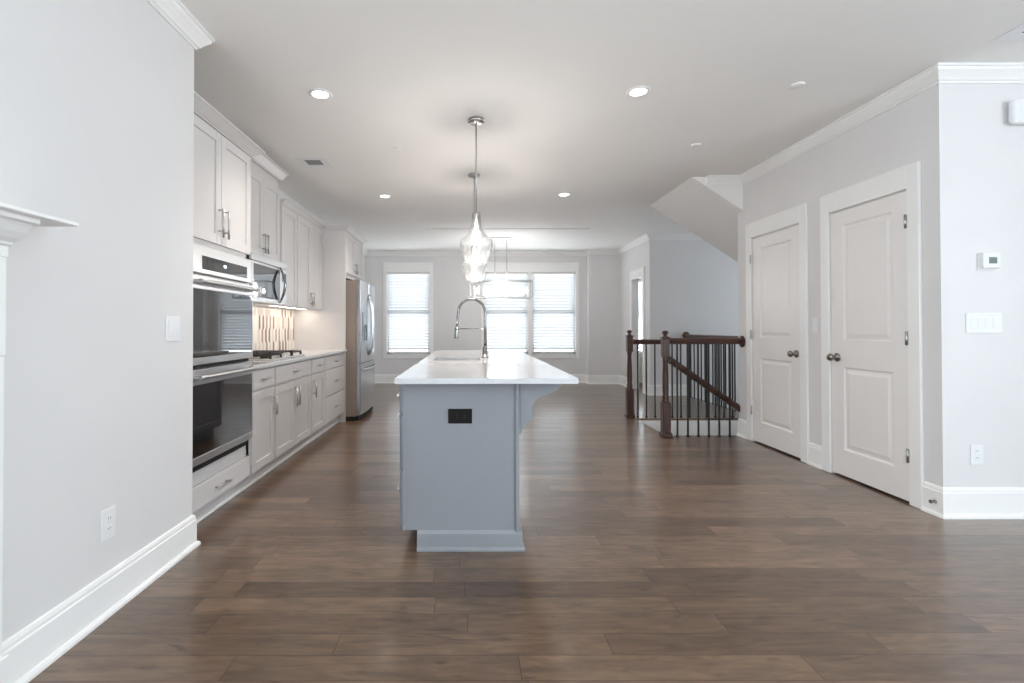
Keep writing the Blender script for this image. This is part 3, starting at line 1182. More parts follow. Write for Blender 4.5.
# narrow wall cabinet hidden behind the tall oven cabinet's corner
r = upper(MY0, MY1, 1.785, 2.60, 'tall-set grey wall cabinet with two doors over the microwave')
m_ = (MY0 + MY1) / 2
add_door(r, UX, 1, MY0 + 0.012, m_ - 0.0025, 1.80, 2.50, m_ - 0.032, (1.84, 2.01))
add_door(r, UX, 1, m_ + 0.0025, MY1 - 0.012, 1.80, 2.50, m_ + 0.032, (1.84, 2.01))
MB().sweep([(KW + 0.003, MY0), (UX - 0.012, MY0), (UX - 0.012, MY1), (KW + 0.003, MY1)], cab_crown(2.675, 0.09, 0.07), 1).build('crown_moulding', 'cab', r)
r = upper(OY1 + 0.002, MY0 - 0.002, UZ0, 2.30, 'grey wall cabinet tucked between the tall oven cabinet and the microwave')
add_door(r, UX, 1, OY1 + 0.016, MY0 - 0.014, UZ0 + 0.012, 2.288, OY1 + 0.05, (1.42, 1.58))
UY = [4.830, 5.280, 6.166]
r = upper(UY[0], UY[1], UZ0, UTOP, 'narrow grey single-door wall cabinet just right of the microwave')
add_door(r, UX, 1, UY[0] + 0.012, UY[1] - 0.012, UZ0 + 0.012, 2.366, UY[0] + 0.045, (1.42, 1.58))
MB().sweep([(UX - 0.012, UY[0]), (UX - 0.012, UY[1])], cab_crown(CAB_CROWN_T), 1).build('crown_moulding', 'cab', r)
r = upper(UY[1], UY[2], UZ0, UTOP, 'grey double-door wall cabinet beside the refrigerator panel')
m_ = (UY[1] + UY[2]) / 2
add_door(r, UX, 1, UY[1] + 0.012, m_ - 0.0025, UZ0 + 0.012, 2.366, m_ - 0.032, (1.42, 1.58))
add_door(r, UX, 1, m_ + 0.0025, UY[2] - 0.012, UZ0 + 0.012, 2.366, m_ + 0.032, (1.42, 1.58))
MB().sweep([(UX - 0.012, UY[1]), (UX - 0.012, 6.172)], cab_crown(CAB_CROWN_T), 1).build('crown_moulding', 'cab', r)


def strip_light(y0, y1, label):
    r = thing('under_cabinet_light', (-2.02, (y0 + y1) / 2, UZ0 - 0.02), label, 'cabinet light', 'lit strips under the wall cabinets')
    MB().box(-2.06, -1.98, y0, y1, UZ0 + 0.020, UZ0 + 0.0295, 0.002).build('housing', 'white_plastic', r)
    MB().box(-2.055, -1.985, y0 + 0.01, y1 - 0.01, UZ0 + 0.014, UZ0 + 0.0198).build('diffuser', 'strip', r)


strip_light(3.60, 3.98, 'lit strip under the wall cabinet by the oven')
strip_light(4.88, 5.22, 'lit strip under the narrow wall cabinet right of the microwave')
strip_light(5.33, 6.12, 'long lit strip under the double-door wall cabinet by the refrigerator')

# microwave ---------------------------------------------------------------
mx = -1.775
r = thing('microwave', (-1.97, 4.417, 1.378), 'stainless over-the-range microwave with a bowed black handle above the cooktop', 'microwave')
my0, my1, mz0, mz1 = MY0 + 0.004, MY1 - 0.006, 1.378, 1.782
MB().box(KW + 0.014, mx - 0.045, my0, my1, mz0, mz1, 0.003).build('microwave_body', 'steel', r)
MB().box(mx - 0.044, mx, my0, my1, mz1 - 0.060, mz1, 0.004).build('vent_grille', 'steel', r)
ys = my1 - 0.145
d = MB()
d.box(mx - 0.044, mx, my0, ys, mz0 + 0.004, mz0 + 0.045, 0.003).box(mx - 0.044, mx, my0, ys, mz1 - 0.085, mz1 - 0.063, 0.003)
d.box(mx - 0.044, mx, my0, my0 + 0.03, mz0 + 0.045, mz1 - 0.085).box(mx - 0.044, mx, ys - 0.02, ys, mz0 + 0.045, mz1 - 0.085)
d = d.build('microwave_door', 'steel', r)
MB().box(mx - 0.044, mx - 0.002, my0 + 0.03, ys - 0.02, mz0 + 0.045, mz1 - 0.085).build('door_glass', 'black_glass', d)
n = 14
pth = [(mx + 0.004 + 0.048 * math.sin(PI * k / n), ys - 0.035, mz0 + 0.02 + (mz1 - mz0 - 0.075) * k / n) for k in range(n + 1)]
MB().tube(pth, [0.007 + 0.006 * math.sin(PI * k / n) for k in range(n + 1)], 10).build('handle', 'black_glass', d)
p = MB().box(mx - 0.044, mx, ys + 0.003, my1, mz0 + 0.004, mz1 - 0.063, 0.003).build('control_panel', 'steel', r)
MB().box(mx + 0.0002, mx + 0.002, ys + 0.02, my1 - 0.02, 1.60, 1.68).build('display_glass', 'black_glass', p)

# refrigerator surround and refrigerator ----------------------------------
RY0, RY1 = 6.17, 7.16
RX = -1.553
r = thing('refrigerator_cabinet', (-1.88, (RY0 + RY1) / 2, 0), 'grey cabinet boxed over the refrigerator with a full-height end panel', 'cabinet')
mb = MB().box(KW + 0.002, RX, RY0, RY0 + 0.02, 0, 2.382, 0.001).box(KW + 0.002, RX, RY1 - 0.02, RY1, 0, 2.382, 0.001)
mb.build('end_panel', 'cab', r)
MB().box(KW + 0.002, RX - 0.021, RY0 + 0.02, RY1 - 0.02, 1.80, 2.382).build('cabinet_carcass', 'cab', r)
m_ = (RY0 + RY1) / 2
add_door(r, RX + 0.002, 1, RY0 + 0.03, m_ - 0.0025, 1.855, 2.366, m_ - 0.032, (1.89, 2.03))
add_door(r, RX + 0.002, 1, m_ + 0.0025, RY1 - 0.03, 1.855, 2.366, m_ + 0.032, (1.89, 2.03))
MB().sweep([(UX + 0.052, RY0), (RX, RY0), (RX, RY1), (KW + 0.003, RY1)], cab_crown(CAB_CROWN_T), 1).build('crown_moulding', 'cab', r)

fy0, fy1 = RY0 + 0.035, RY1 - 0.035
FX = -1.37
FXB = FX - 0.055
r = thing('refrigerator', (-1.75, m_, 0), 'stainless french-door refrigerator with bottom freezer and water dispenser', 'refrigerator')
MB().box(KW + 0.05, FXB, fy0, fy1, 0.055, 1.755, 0.004).build('refrigerator_body', 'taupe', r)
MB().box(KW + 0.05, FXB - 0.02, fy0 + 0.01, fy1 - 0.01, 0.0, 0.055).box(FXB - 0.02, FX - 0.03, fy0 + 0.015, fy1 - 0.015, 0.008, 0.06).build('base_grille', 'black_gap', r)
fm = (fy0 + fy1) / 2
ZS = 0.715


def fridge_door(y0, y1, z0, z1, name):
    # gently bowed front
    n = 8
    pts = [(FXB + 0.004, y0), (FX - 0.012, y0)]
    for k in range(n + 1):
        s = k / n
        yy = y0 + 0.008 + (y1 - y0 - 0.016) * s
        pts.append((FX - 0.002 + 0.010 * math.sin(PI * ((yy - fy0) / (fy1 - fy0))), yy))
    pts += [(FX - 0.012, y1), (FXB + 0.004, y1)]
    return MB().prism(pts, 2, z0, z1, False).build(name, 'steel_v', r)


def fridge_handle_v(y, z0, z1, par):
    n = 12
    pth = [(FX + 0.008 + 0.055 * math.sin(PI * k / n) ** 0.6, y, z0 + (z1 - z0) * k / n) for k in range(n + 1)]
    MB().tube(pth, 0.013, 12).build('handle', 'steel_v', par)


d = fridge_door(fy0 + 0.002, fm - 0.002, ZS + 0.008, 1.752, 'refrigerator_door')
fridge_handle_v(fm - 0.035, 0.80, 1.60, d)
dsp = MB().box(FX + 0.002, FX + 0.012, fy0 + 0.10, fy0 + 0.34, 0.98, 1.36, 0.004).build('dispenser', 'steel_v', d)
MB().box(FX + 0.0125, FX + 0.0135, fy0 + 0.12, fy0 + 0.32, 1.0, 1.20).build('dispenser_recess', 'black_glass', d)
d = fridge_door(fm + 0.002, fy1 - 0.002, ZS + 0.008, 1.752, 'refrigerator_door')
fridge_handle_v(fm + 0.035, 0.80, 1.60, d)
d = fridge_door(fy0 + 0.002, fy1 - 0.002, 0.075, ZS, 'freezer_drawer')
n = 12
pth = [(FX + 0.010 + 0.055 * math.sin(PI * k / n) ** 0.5, fy0 + 0.05 + (fy1 - fy0 - 0.10) * k / n, 0.635) for k in range(n + 1)]
MB().tube(pth, 0.013, 12).build('handle', 'steel', d)
for yy in (fy0 + 0.05, fy1 - 0.05):
    MB().box(FXB - 0.03, FX - 0.02, yy - 0.03, yy + 0.03, 1.7555, 1.775, 0.004).build('hinge_cover', 'taupe', r)

# ------------------------------------------------------------------ island
IX0, IX1, IY0, IY1 = -0.356, 0.255, 2.615, 5.40
IT = 0.912
r = thing('kitchen_island', ((IX0 + IX1) / 2, 4.0, 0), 'blue-grey kitchen island with a scrolled corbel under its overhang', 'kitchen island')
MB().box(IX0, IX1 - 0.012, IY0, IY1, 0.105, IT - 0.028).build('island_body', 'island', r)
pan = MB().box(IX1 - 0.020, IX1, IY0 - 0.012, IY0 + 0.05, 0.10, IT - 0.028, 0.002)
pan.box(IX0 - 0.001, IX0 + 0.012, IY0 - 0.006, IY0 + 0.02, 0.105, IT - 0.028)
pan.box(IX1 - 0.012, IX1, IY0 + 0.05, IY1, 0.10, IT - 0.028)
pan.build('corner_post', 'island', r)
MB().box(IX0 + 0.075, IX1, IY0 + 0.005, IY1, 0.0, 0.105).build('plinth', 'island', r)
bb = [(0, 0.0), (0.026, 0.0), (0.026, 0.010), (0.020, 0.019), (0.014, 0.021), (0.014, 0.086), (0.010, 0.094), (0.004, 0.106), (0, 0.108)]
MB().sweep([(IX0 + 0.075, IY0 + 0.006), (IX1 + 0.002, IY0 + 0.006), (IX1 + 0.002, IY1)], bb, 1).build('base_moulding', 'island', r)
# left-hand fronts
ix = IX0 - 0.020
iy = [IY0 + 0.01, 3.07, 3.53, 4.53, IY1 - 0.01]
for k in range(4):
    a, b_ = iy[k] + 0.006, iy[k + 1] - 0.006
    if k == 2:
        m_ = (a + b_) / 2
        add_door(r, ix, -1, a, m_ - 0.0025, 0.122, 0.86, m_ - 0.032, (0.66, 0.82), 'island')
        add_door(r, ix, -1, m_ + 0.0025, b_, 0.122, 0.86, m_ + 0.032, (0.66, 0.82), 'island')
    else:
        add_drawer(r, ix, -1, a, b_, 0.712, 0.86, True, 'island')
        if k == 0:
            add_drawer(r, ix, -1, a, b_, 0.42, 0.70, True, 'island', hz=0.665)
            add_drawer(r, ix, -1, a, b_, 0.122, 0.41, True, 'island')
        else:
            add_door(r, ix, -1, a, b_, 0.122, 0.70, b_ - 0.032, (0.52, 0.68), 'island')


def bez(p0, p1, p2, p3, n):
    out = []
    for k in range(n + 1):
        t = k / n
        out.append(tuple((1 - t) ** 3 * a + 3 * (1 - t) ** 2 * t * b + 3 * (1 - t) * t * t * c + t ** 3 * d
                         for a, b, c, d in zip(p0, p1, p2, p3)))
    return out


ztop = IT - 0.0285
cx = IX1 + 0.0005
prof = [(cx, ztop), (cx + 0.232, ztop), (cx + 0.232, ztop - 0.020)]
prof += bez((cx + 0.225, ztop - 0.022), (cx + 0.20, ztop - 0.085), (cx + 0.075, ztop - 0.06), (cx + 0.072, ztop - 0.155), 10)
prof += bez((cx + 0.072, ztop - 0.165), (cx + 0.078, ztop - 0.215), (cx + 0.035, ztop - 0.225), (cx + 0.022, ztop - 0.255), 8)[1:]
prof += [(cx + 0.010, ztop - 0.280), (cx, ztop - 0.285)]
MB().prism(prof, 1, IY0 + 0.02, IY0 + 0.095).build('corbel', 'island', r)

# island top with the sink cut out
TX0, TX1, TY0, TY1 = -0.378, 0.536, 2.475, 5.53
SK = (-0.29, 0.075, 3.80, 4.50)
tag(MB().holed(2, IT - 0.0275, IT, TX0, TX1, TY0, TY1, [SK]).build('island_countertop', 'quartz'),
    'glossy white quartz top on the blue-grey island', 'countertop')
sk = MB()
bm = sk.bm
a, b_, c, e = SK[0] - 0.008, SK[1] + 0.008, SK[2] - 0.008, SK[3] + 0.008
zt, zb = IT - 0.029, IT - 0.23
rings = []
for ins, z in ((-0.02, zt), (0.0, zt), (0.004, zb + 0.03), (0.03, zb), ):
    rings.append([bm.verts.new(p) for p in ((a + ins, c + ins, z), (b_ - ins, c + ins, z), (b_ - ins, e - ins, z), (a + ins, e - ins, z))])
for q, w in zip(rings, rings[1:]):
    for k in range(4):
        bm.faces.new((q[k], q[(k + 1) % 4], w[(k + 1) % 4], w[k]))
bm.faces.new(rings[-1])
bmesh.ops.recalc_face_normals(bm, faces=bm.faces)
r = thing('sink', ((a + b_) / 2, (c + e) / 2, zb), 'undermount stainless sink sunk in the island top', 'sink')
sk.build('sink_basin', 'sink_steel', r)
MB().lathe([(0.042, 0.0), (0.042, 0.004), (0.03, 0.005), (0.028, 0.002)], ((a + b_) / 2, (c + e) / 2, zb + 0.0005), 2, 20).build('drain', 'chrome', r)

# faucet
fx0, fyy = 0.122, 4.20
r = thing('kitchen_faucet', (fx0, fyy, IT), 'tall chrome spring-neck faucet arching over the island sink', 'faucet')
MB().lathe([(0.030, 0.0), (0.030, 0.006), (0.022, 0.010), (0.021, 0.075), (0.017, 0.085), (0.015, 0.10)], (fx0, fyy, IT + 0.0005), 2, 20).build('faucet_base', 'chrome', r)
zarc, rad = 1.292, 0.112
pth = [(fx0, fyy, IT + 0.09), (fx0, fyy, 1.20)]
cxx = fx0 - rad
for k in range(0, 17):
    an = PI * k / 16
    pth.append((cxx + rad * math.cos(an), fyy, zarc + 0.115 * math.sin(an)))
pth += [(cxx - rad - 0.008, fyy, 1.20), (cxx - rad - 0.012, fyy, 1.17)]
nk = MB().tube(pth, 0.0095, 12).build('neck', 'chrome', r)
# spring coil round the neck
coil = []
P = [Vector(p) for p in pth[1:-1]]
seglen = [(q - p).length for p, q in zip(P, P[1:])]
tot = sum(seglen)
turns = 46
nst = turns * 8
for k in range(nst + 1):
    dd = tot * k / nst
    i = 0
    while i < len(seglen) - 1 and dd > seglen[i]:
        dd -= seglen[i]
        i += 1
    p = P[i].lerp(P[i + 1], min(1, dd / seglen[i]))
    tn = (P[i + 1] - P[i]).normalized()
    u = tn.cross(Vector((0, 1, 0))).normalized()
    an = 2 * PI * turns * k / nst
    coil.append(p + 0.0125 * (math.cos(an) * u + math.sin(an) * Vector((0, 1, 0))))
MB().tube(coil, 0.0022, 5).build('spring', 'chrome', nk)
MB().tube([(cxx - rad - 0.011, fyy, 1.185), (cxx - rad - 0.015, fyy, 1.14), (cxx - rad - 0.018, fyy, 1.085), (cxx - rad - 0.018, fyy, 1.072)],
          [0.012, 0.017, 0.017, 0.020], 14).build('spray_head', 'chrome', r)
MB().tube([(fx0 + 0.012, fyy, IT + 0.10), (fx0 + 0.012, fyy, 1.155), (fx0 - 0.005, fyy, 1.155), (cxx - rad + 0.012, fyy, 1.155)], 0.005, 10) \
    .lathe([(0.021, -0.010), (0.021, 0.010), (0.017, 0.010), (0.017, -0.010), (0.021, -0.010)], (cxx - rad - 0.012, fyy, 1.155), 2, 16, cap=False).build('holder_arm', 'chrome', r)
MB().tube([(fx0, fyy + 0.018, IT + 0.055), (fx0 + 0.005, fyy + 0.06, IT + 0.062), (fx0 + 0.01, fyy + 0.09, IT + 0.085)], [0.008, 0.006, 0.005], 10).build('lever', 'chrome', r)


# ------------------------------------------------------------------ outlets and switches
def plate(name, c, u, n, w, h, m, label, cat, group=None):
    """cover plate centred at c; u = unit vector along its width, n = unit vector out of the wall"""
    u, n = Vector(u), Vector(n)
    r = thing(name, c, label, cat, group)

    def bx(mb, cu, cz, wu, hz, d0, d1, bev=0.0):
        p = Vector(c) + u * cu + n * d0
        q = Vector(c) + u * cu + n * d1
        ext = u * (wu / 2)
        xs = [(p - ext), (p + ext), (q - ext), (q + ext)]
        mb.box(min(v.x for v in xs), max(v.x for v in xs), min(v.y for v in xs), max(v.y for v in xs), c[2] + cz - hz / 2, c[2] + cz + hz / 2, bev)
        return mb
    bx(MB(), 0, 0, w, h, 0.0005, 0.006, 0.002).build('cover_plate', m, r)
    return r, bx


def outlet(c, u, n, label, m='white_plastic', horizontal=False, group=None):
    w, h = (0.078, 0.124) if not horizontal else (0.125, 0.077)
    r, bx = plate('power_outlet', c, u, n, w, h, m, label, 'outlet', group)
    for s in (-1, 1):
        cu, cz = (0, s * 0.021) if not horizontal else (s * 0.021, 0)
        wu, hz = (0.033, 0.028) if not horizontal else (0.028, 0.033)
        f = bx(MB(), cu, cz, wu, hz, 0.0055, 0.0075, 0.001).build('socket', m, r)
        sm = MB()
        for q in (-0.006, 0.006):
            if not horizontal:
                bx(sm, cu + q, cz + 0.003, 0.002, 0.008, 0.0074, 0.0079)
            else:
                bx(sm, cu + 0.003, cz + q, 0.008, 0.002, 0.0074, 0.0079)
        sm.build('slots', 'slot', f)
    return r


def switches(c, u, n, k, label, w=None, toggle=False):
    w = w if w else 0.07 + 0.046 * (k - 1)
    r, bx = plate('light_switch', c, u, n, w, 0.124, 'white_plastic', label, 'light switch')
    for i in range(k):
        cu = (i - (k - 1) / 2) * 0.046
        if toggle and i == k - 1:
            bx(MB(), cu, 0, 0.034, 0.068, 0.0055, 0.0062).build('switch_surround', 'white_plastic', r)
            bx(MB(), cu, -0.01, 0.011, 0.034, 0.0062, 0.012, 0.001).build('toggle', 'white_plastic', r)
        else:
            bx(MB(), cu, 0, 0.037, 0.071, 0.0054, 0.0058).build('gap_shade', 'shade_plastic', r)
            bx(MB(), cu, 0, 0.033, 0.067, 0.0056, 0.0085, 0.002).build('rocker', 'white_plastic', r)
    return r


switches((LW, 2.478, 1.160), (0, 1, 0), (1, 0, 0), 2, 'white two-gang switch on the left wall before the ovens', toggle=True)
outlet((LW, 2.04, 0.365), (0, 1, 0), (1, 0, 0), 'white outlet low on the left wall above the baseboard')
switches((DW, 4.158, 1.178), (0, 1, 0), (-1, 0, 0), 1, 'white switch on the wall strip between the two doors')
switches((3.148, FR, 1.188), (1, 0, 0), (0, -1, 0), 4, 'white four-gang switch under the thermostat', w=0.222)
outlet((3.095, FR, 0.383), (1, 0, 0), (0, -1, 0), 'white outlet low on the right-hand wall under the switches')
outlet((-0.055, IY0, 0.700), (1, 0, 0), (0, -1, 0), 'dark bronze outlet set sideways on the island end panel', 'dark_plastic', True)

r = thing('thermostat', (3.165, FR, 1.56), 'small white thermostat with a grey screen on the right-hand wall', 'thermostat')
MB().box(3.115, 3.215, FR - 0.006, FR - 0.0005, 1.51, 1.615, 0.002).build('back_plate', 'white_plastic', r)
MB().box(3.118, 3.225, FR - 0.034, FR - 0.006, 1.522, 1.618, 0.006, 2).build('thermostat_case', 'white_plastic', r)
MB().box(3.152, 3.200, FR - 0.0355, FR - 0.0335, 1.550, 1.588).build('thermostat_screen', 'lcd', r)
r = thing('motion_detector', (3.40, FR, 2.50), 'rounded white motion detector high on the right-hand wall', 'detector')
MB().box(3.325, 3.48, FR - 0.012, FR - 0.0005, 2.408, 2.540, 0.004).build('back_plate', 'white_plastic', r)
MB().box(3.290, 3.48, FR - 0.060, FR - 0.012, 2.398, 2.550, 0.028, 4).build('detector_cover', 'white_plastic', r)


# ------------------------------------------------------------------ ceiling fittings
def downlight(loc, label):
    r = thing('recessed_light', loc, label, 'ceiling light', 'recessed lights in the ceiling')
    x, y, z = loc
    MB().lathe([(0.078, 0), (0.079, -0.004), (0.070, -0.007), (0.055, -0.006), (0.053, -0.001)], (x, y, z - 0.0003), 2, 28, cap=False).build('trim_ring', 'white_plastic', r)
    MB().lathe([(0.053, -0.0015), (0.03, -0.0045), (0.004, -0.005)], (x, y, z), 2, 24).build('lens', 'lens', r)
    d = bpy.data.lights.new('downlight_beam', 'SPOT')
    d.energy = SPOT_W
    d.color = WARM
    d.spot_size = math.radians(108)
    d.spot_blend = 1.0
    d.shadow_soft_size = 0.08
    o = bpy.data.objects.new('downlight_beam', d)
    COL.objects.link(o)
    o.parent = r
    o.location = (0, 0, -0.02)
    return r


dl = downlight((-1.02, 3.37, CEIL), 'recessed light over the aisle, the larger one on the left, nearest the ovens')
dup(dl, (1.136, 3.34, CEIL), 'recessed light in the ceiling in front of the doors, the larger one on the right')
dup(dl, (-1.034, 6.00, CEIL), 'smaller recessed light farther back on the left, toward the refrigerator')
dup(dl, (1.126, 5.94, CEIL), 'smaller recessed light farther back on the right, toward the stairs')


def vent(c, w, h, label):
    r = thing('ceiling_vent', c, label, 'air vent')
    x, y, z = c
    m_ = 0.075
    f = MB()
    f.holed(2, z - 0.006, z - 0.0005, x - w / 2, x + w / 2, y - h / 2, y + h / 2,
            [(x - w / 2 + m_, x + w / 2 - m_, y - h / 2 + m_, y + h / 2 - m_)])
    f.build('vent_frame', 'white_plastic', r)
    MB().box(x - w / 2 + 0.03, x + w / 2 - 0.03, y - h / 2 + 0.03, y + h / 2 - 0.03, z - 0.0012, z - 0.0004).build('duct_shade_sheet', 'vent_dark', r)  # flat sheet coloured like the shade inside a duct, no hole cut
    s = MB()
    n = int((h - 2 * m_) / 0.034)
    for k in range(n):
        yy = y - h / 2 + m_ + 0.004 + k * 0.034
        s.prism([(yy, z - 0.002), (yy + 0.003, z - 0.002), (yy + 0.009, z - 0.006), (yy + 0.006, z - 0.006)], 0, x - w / 2 + m_ - 0.001, x + w / 2 - m_ + 0.001)
    s.build('louvres', 'shade_plastic', r)  # greyed to paint the vent's shaded centre
    return r


vent((-1.50, 4.76, CEIL), 0.30, 0.30, 'square white air vent in the ceiling above the kitchen cabinets')
vent((3.08, 2.62, CEIL), 0.36, 0.26, 'white air vent in the ceiling corner above the motion detector')
for (x, y), lab in (((-0.64, 4.40), 'round white sprinkler cap in the ceiling between the kitchen vent and the pendants'),
                    ((1.97, 4.32), 'round white sprinkler cap in the ceiling near the sloping stair soffit'),
                    ((2.15, 3.25), 'round white disc in the ceiling by the crown moulding above the doors')):
    r = thing('sprinkler_cap', (x, y, CEIL), lab, 'sprinkler cap', 'round caps in the ceiling')
    MB().lathe([(0.042, -0.0005), (0.042, -0.005), (0.038, -0.008), (0.01, -0.009)], (x, y, CEIL), 2, 24).build('cap_disc', 'ceiling', r)


# ------------------------------------------------------------------ pendants
def pendant(x, y, label):
    r = thing('pendant_light', (x, y, CEIL), label, 'pendant light', 'glass pendants over the island')
    MB().lathe([(0.062, -0.0005), (0.064, -0.020), (0.058, -0.026), (0.010, -0.028)], (x, y, CEIL), 2, 28).build('canopy', 'nickel', r)
    MB().tube([(x, y, CEIL - 0.027), (x, y, 2.02)], 0.0055, 10).lathe([(0.006, 0), (0.0105, 0.004), (0.0105, 0.022), (0.006, 0.026)], (x, y, 2.30), 2, 12).build('stem', 'nickel', r)
    MB().lathe([(0.008, 0.0), (0.030, -0.006), (0.032, -0.03), (0.022, -0.034), (0.020, -0.11), (0.016, -0.115)], (x, y, 2.045), 2, 20).build('socket', 'nickel', r)
    g = MB()
    pr = []
    outer = [(0.034, 2.022), (0.036, 1.98), (0.042, 1.935), (0.056, 1.895), (0.085, 1.862), (0.115, 1.840), (0.128, 1.818), (0.127, 1.79), (0.117, 1.755), (0.104, 1.715), (0.092, 1.68), (0.080, 1.645)]
    for k, (a, b) in enumerate(zip(outer, outer[1:])):
        for q in range(3):
            t = q / 3
            pr.append((a[0] + (b[0] - a[0]) * t, a[1] + (b[1] - a[1]) * t))
    pr.append(outer[-1])
    pr2 = [(rr + (0.0022 * math.sin(zz * 230) if zz < 1.84 else 0), zz - 2.0) for rr, zz in pr]
    inner = [(rr - 0.004, zz) for rr, zz in pr2[::-1]]
    g.lathe(pr2 + inner + [pr2[0]], (x, y, 2.0), 2, 40, cap=False)
    g.build('glass_shade', 'shade', r)
    MB().lathe([(0.012, 0.0), (0.015, -0.02), (0.028, -0.045), (0.034, -0.07), (0.030, -0.092), (0.016, -0.106), (0.003, -0.11)], (x, y, 1.93), 2, 20).build('bulb', 'bulb', r)
    d = bpy.data.lights.new('pendant_glow', 'POINT')
    d.energy = 8
    d.color = (1.0, 0.92, 0.86)
    d.shadow_soft_size = 0.05
    o = bpy.data.objects.new('pendant_glow', d)
    COL.objects.link(o)
    o.parent = r
    o.location = (0, 0, 1.69 - CEIL)
    return r


p1 = pendant(0.045, 3.79, 'clear glass pendant over the near half of the island')
dup(p1, (0.040, 5.16, CEIL), 'clear glass pendant over the far half of the island, beside the faucet arch')

# ------------------------------------------------------------------ linear chandelier
cyy, cxx0 = 8.80, 0.54
r = thing('linear_chandelier', (cxx0, cyy, CEIL), 'rectangular open-frame chandelier with a row of bulbs before the double window', 'chandelier')
MB().box(cxx0 - 0.18, cxx0 + 0.18, cyy - 0.055, cyy + 0.055, CEIL - 0.028, CEIL - 0.0005, 0.004).build('canopy', 'nickel', r)
fz0, fz1 = 1.69, 1.985
fw, fd = 0.535, 0.14
rod = MB()
for xx in (cxx0 - 0.105, cxx0 + 0.105):
    rod.tube([(xx, cyy, CEIL - 0.03), (xx, cyy, fz1)], 0.0075, 8)
rod.tube([(cxx0 - 0.105, cyy, 2.525), (cxx0 + 0.105, cyy, 2.525)], 0.005, 8)
rod.build('hanging_rod', 'nickel', r)
fr = MB()
b = 0.011
for z in (fz0, fz1):
    for yy in (cyy - fd, cyy + fd):
        fr.box(cxx0 - fw, cxx0 + fw, yy - b, yy + b, z - b, z + b)
    for xx in (cxx0 - fw, cxx0 + fw):
        fr.box(xx - b, xx + b, cyy - fd, cyy + fd, z - b, z + b)
for xx in (cxx0 - fw, cxx0 + fw):
    for yy in (cyy - fd, cyy + fd):
        fr.box(xx - b, xx + b, yy - b, yy + b, fz0, fz1)
fr.box(cxx0 - fw, cxx0 + fw, cyy - b, cyy + b, fz1 - b, fz1 + b)
fr.box(cxx0 - fw, cxx0 + fw, cyy - 0.02, cyy + 0.02, fz0 - b, fz0 + b)
fr.build('frame', 'nickel', r)
for k in range(6):
    xx = cxx0 - 0.43 + 0.172 * k
    MB().lathe([(0.024, 0), (0.024, 0.006), (0.012, 0.01), (0.012, 0.075)], (xx, cyy, fz0 + b + 0.0005), 2, 12).build('candle_sleeve', 'nickel', r)
    MB().lathe([(0.010, 0), (0.016, 0.012), (0.020, 0.035), (0.014, 0.065), (0.003, 0.09)], (xx, cyy, fz0 + b + 0.076), 2, 12).build('bulb', 'bulb', r)
    g = MB()
    g.lathe([(0.045, 0.012), (0.060, 0.06), (0.062, 0.15), (0.055, 0.20)], (xx, cyy, fz0 + b), 2, 20, cap=False)
    g.build('glass_cup', 'glass', r)
d = bpy.data.lights.new('chandelier_glow', 'POINT')
d.energy = 19
d.color = (0.97, 0.98, 1.0)
d.shadow_soft_size = 0.3
o = bpy.data.objects.new('chandelier_glow', d)
COL.objects.link(o)
o.parent = r
o.location = (0, 0, 1.84 - CEIL)


# ------------------------------------------------------------------ stair railing
def newel(mb, x, y, top=1.085):
    q = 0.054
    mb.box(x - q, x + q, y - q, y + q, 0.0005, 0.05, 0.006)
    mb.box(x - 0.042, x + 0.042, y - 0.042, y + 0.042, 0.05, 0.37, 0.004)
    # turned shaft
    mb.lathe([(0.040, 0.37), (0.041, 0.385), (0.031, 0.40), (0.038, 0.415), (0.029, 0.44), (0.032, 0.52), (0.031, 0.65), (0.025, 0.80), (0.032, 0.815),
              (0.026, 0.825), (0.034, 0.84), (0.030, 0.855)], (x, y, 0), 2, 20)
    mb.box(x - 0.036, x + 0.036, y - 0.036, y + 0.036, 0.85, top - 0.04, 0.004)
    mb.box(x - 0.043, x + 0.043, y - 0.043, y + 0.043, top - 0.04, top - 0.025, 0.004)
    mb.lathe([(0.036, top - 0.025), (0.024, top - 0.015), (0.016, top), (0.028, top + 0.010), (0.033, top + 0.024), (0.026, top + 0.038), (0.012, top + 0.044)],
             (x, y, 0), 2, 20)
    return mb


def rail_prof(c, zt):
    """handrail section around centre c with its top at zt"""
    return [(c - 0.020, zt - 0.062), (c + 0.020, zt - 0.062), (c + 0.021, zt - 0.048), (c + 0.031, zt - 0.036), (c + 0.033, zt - 0.018), (c + 0.022, zt - 0.003),
            (c, zt), (c - 0.022, zt - 0.003), (c - 0.033, zt - 0.018), (c - 0.031, zt - 0.036), (c - 0.021, zt - 0.048)]


def baluster(root, x, y, z0, z1, shoe=True):
    m = MB()
    m.box(x - 0.0075, x + 0.0075, y - 0.0075, y + 0.0075, z0, z1)
    if shoe:
        m.box(x - 0.013, x + 0.013, y - 0.013, y + 0.013, z0, z0 + 0.022, 0.004)
    m.build('baluster', 'black_iron', root)


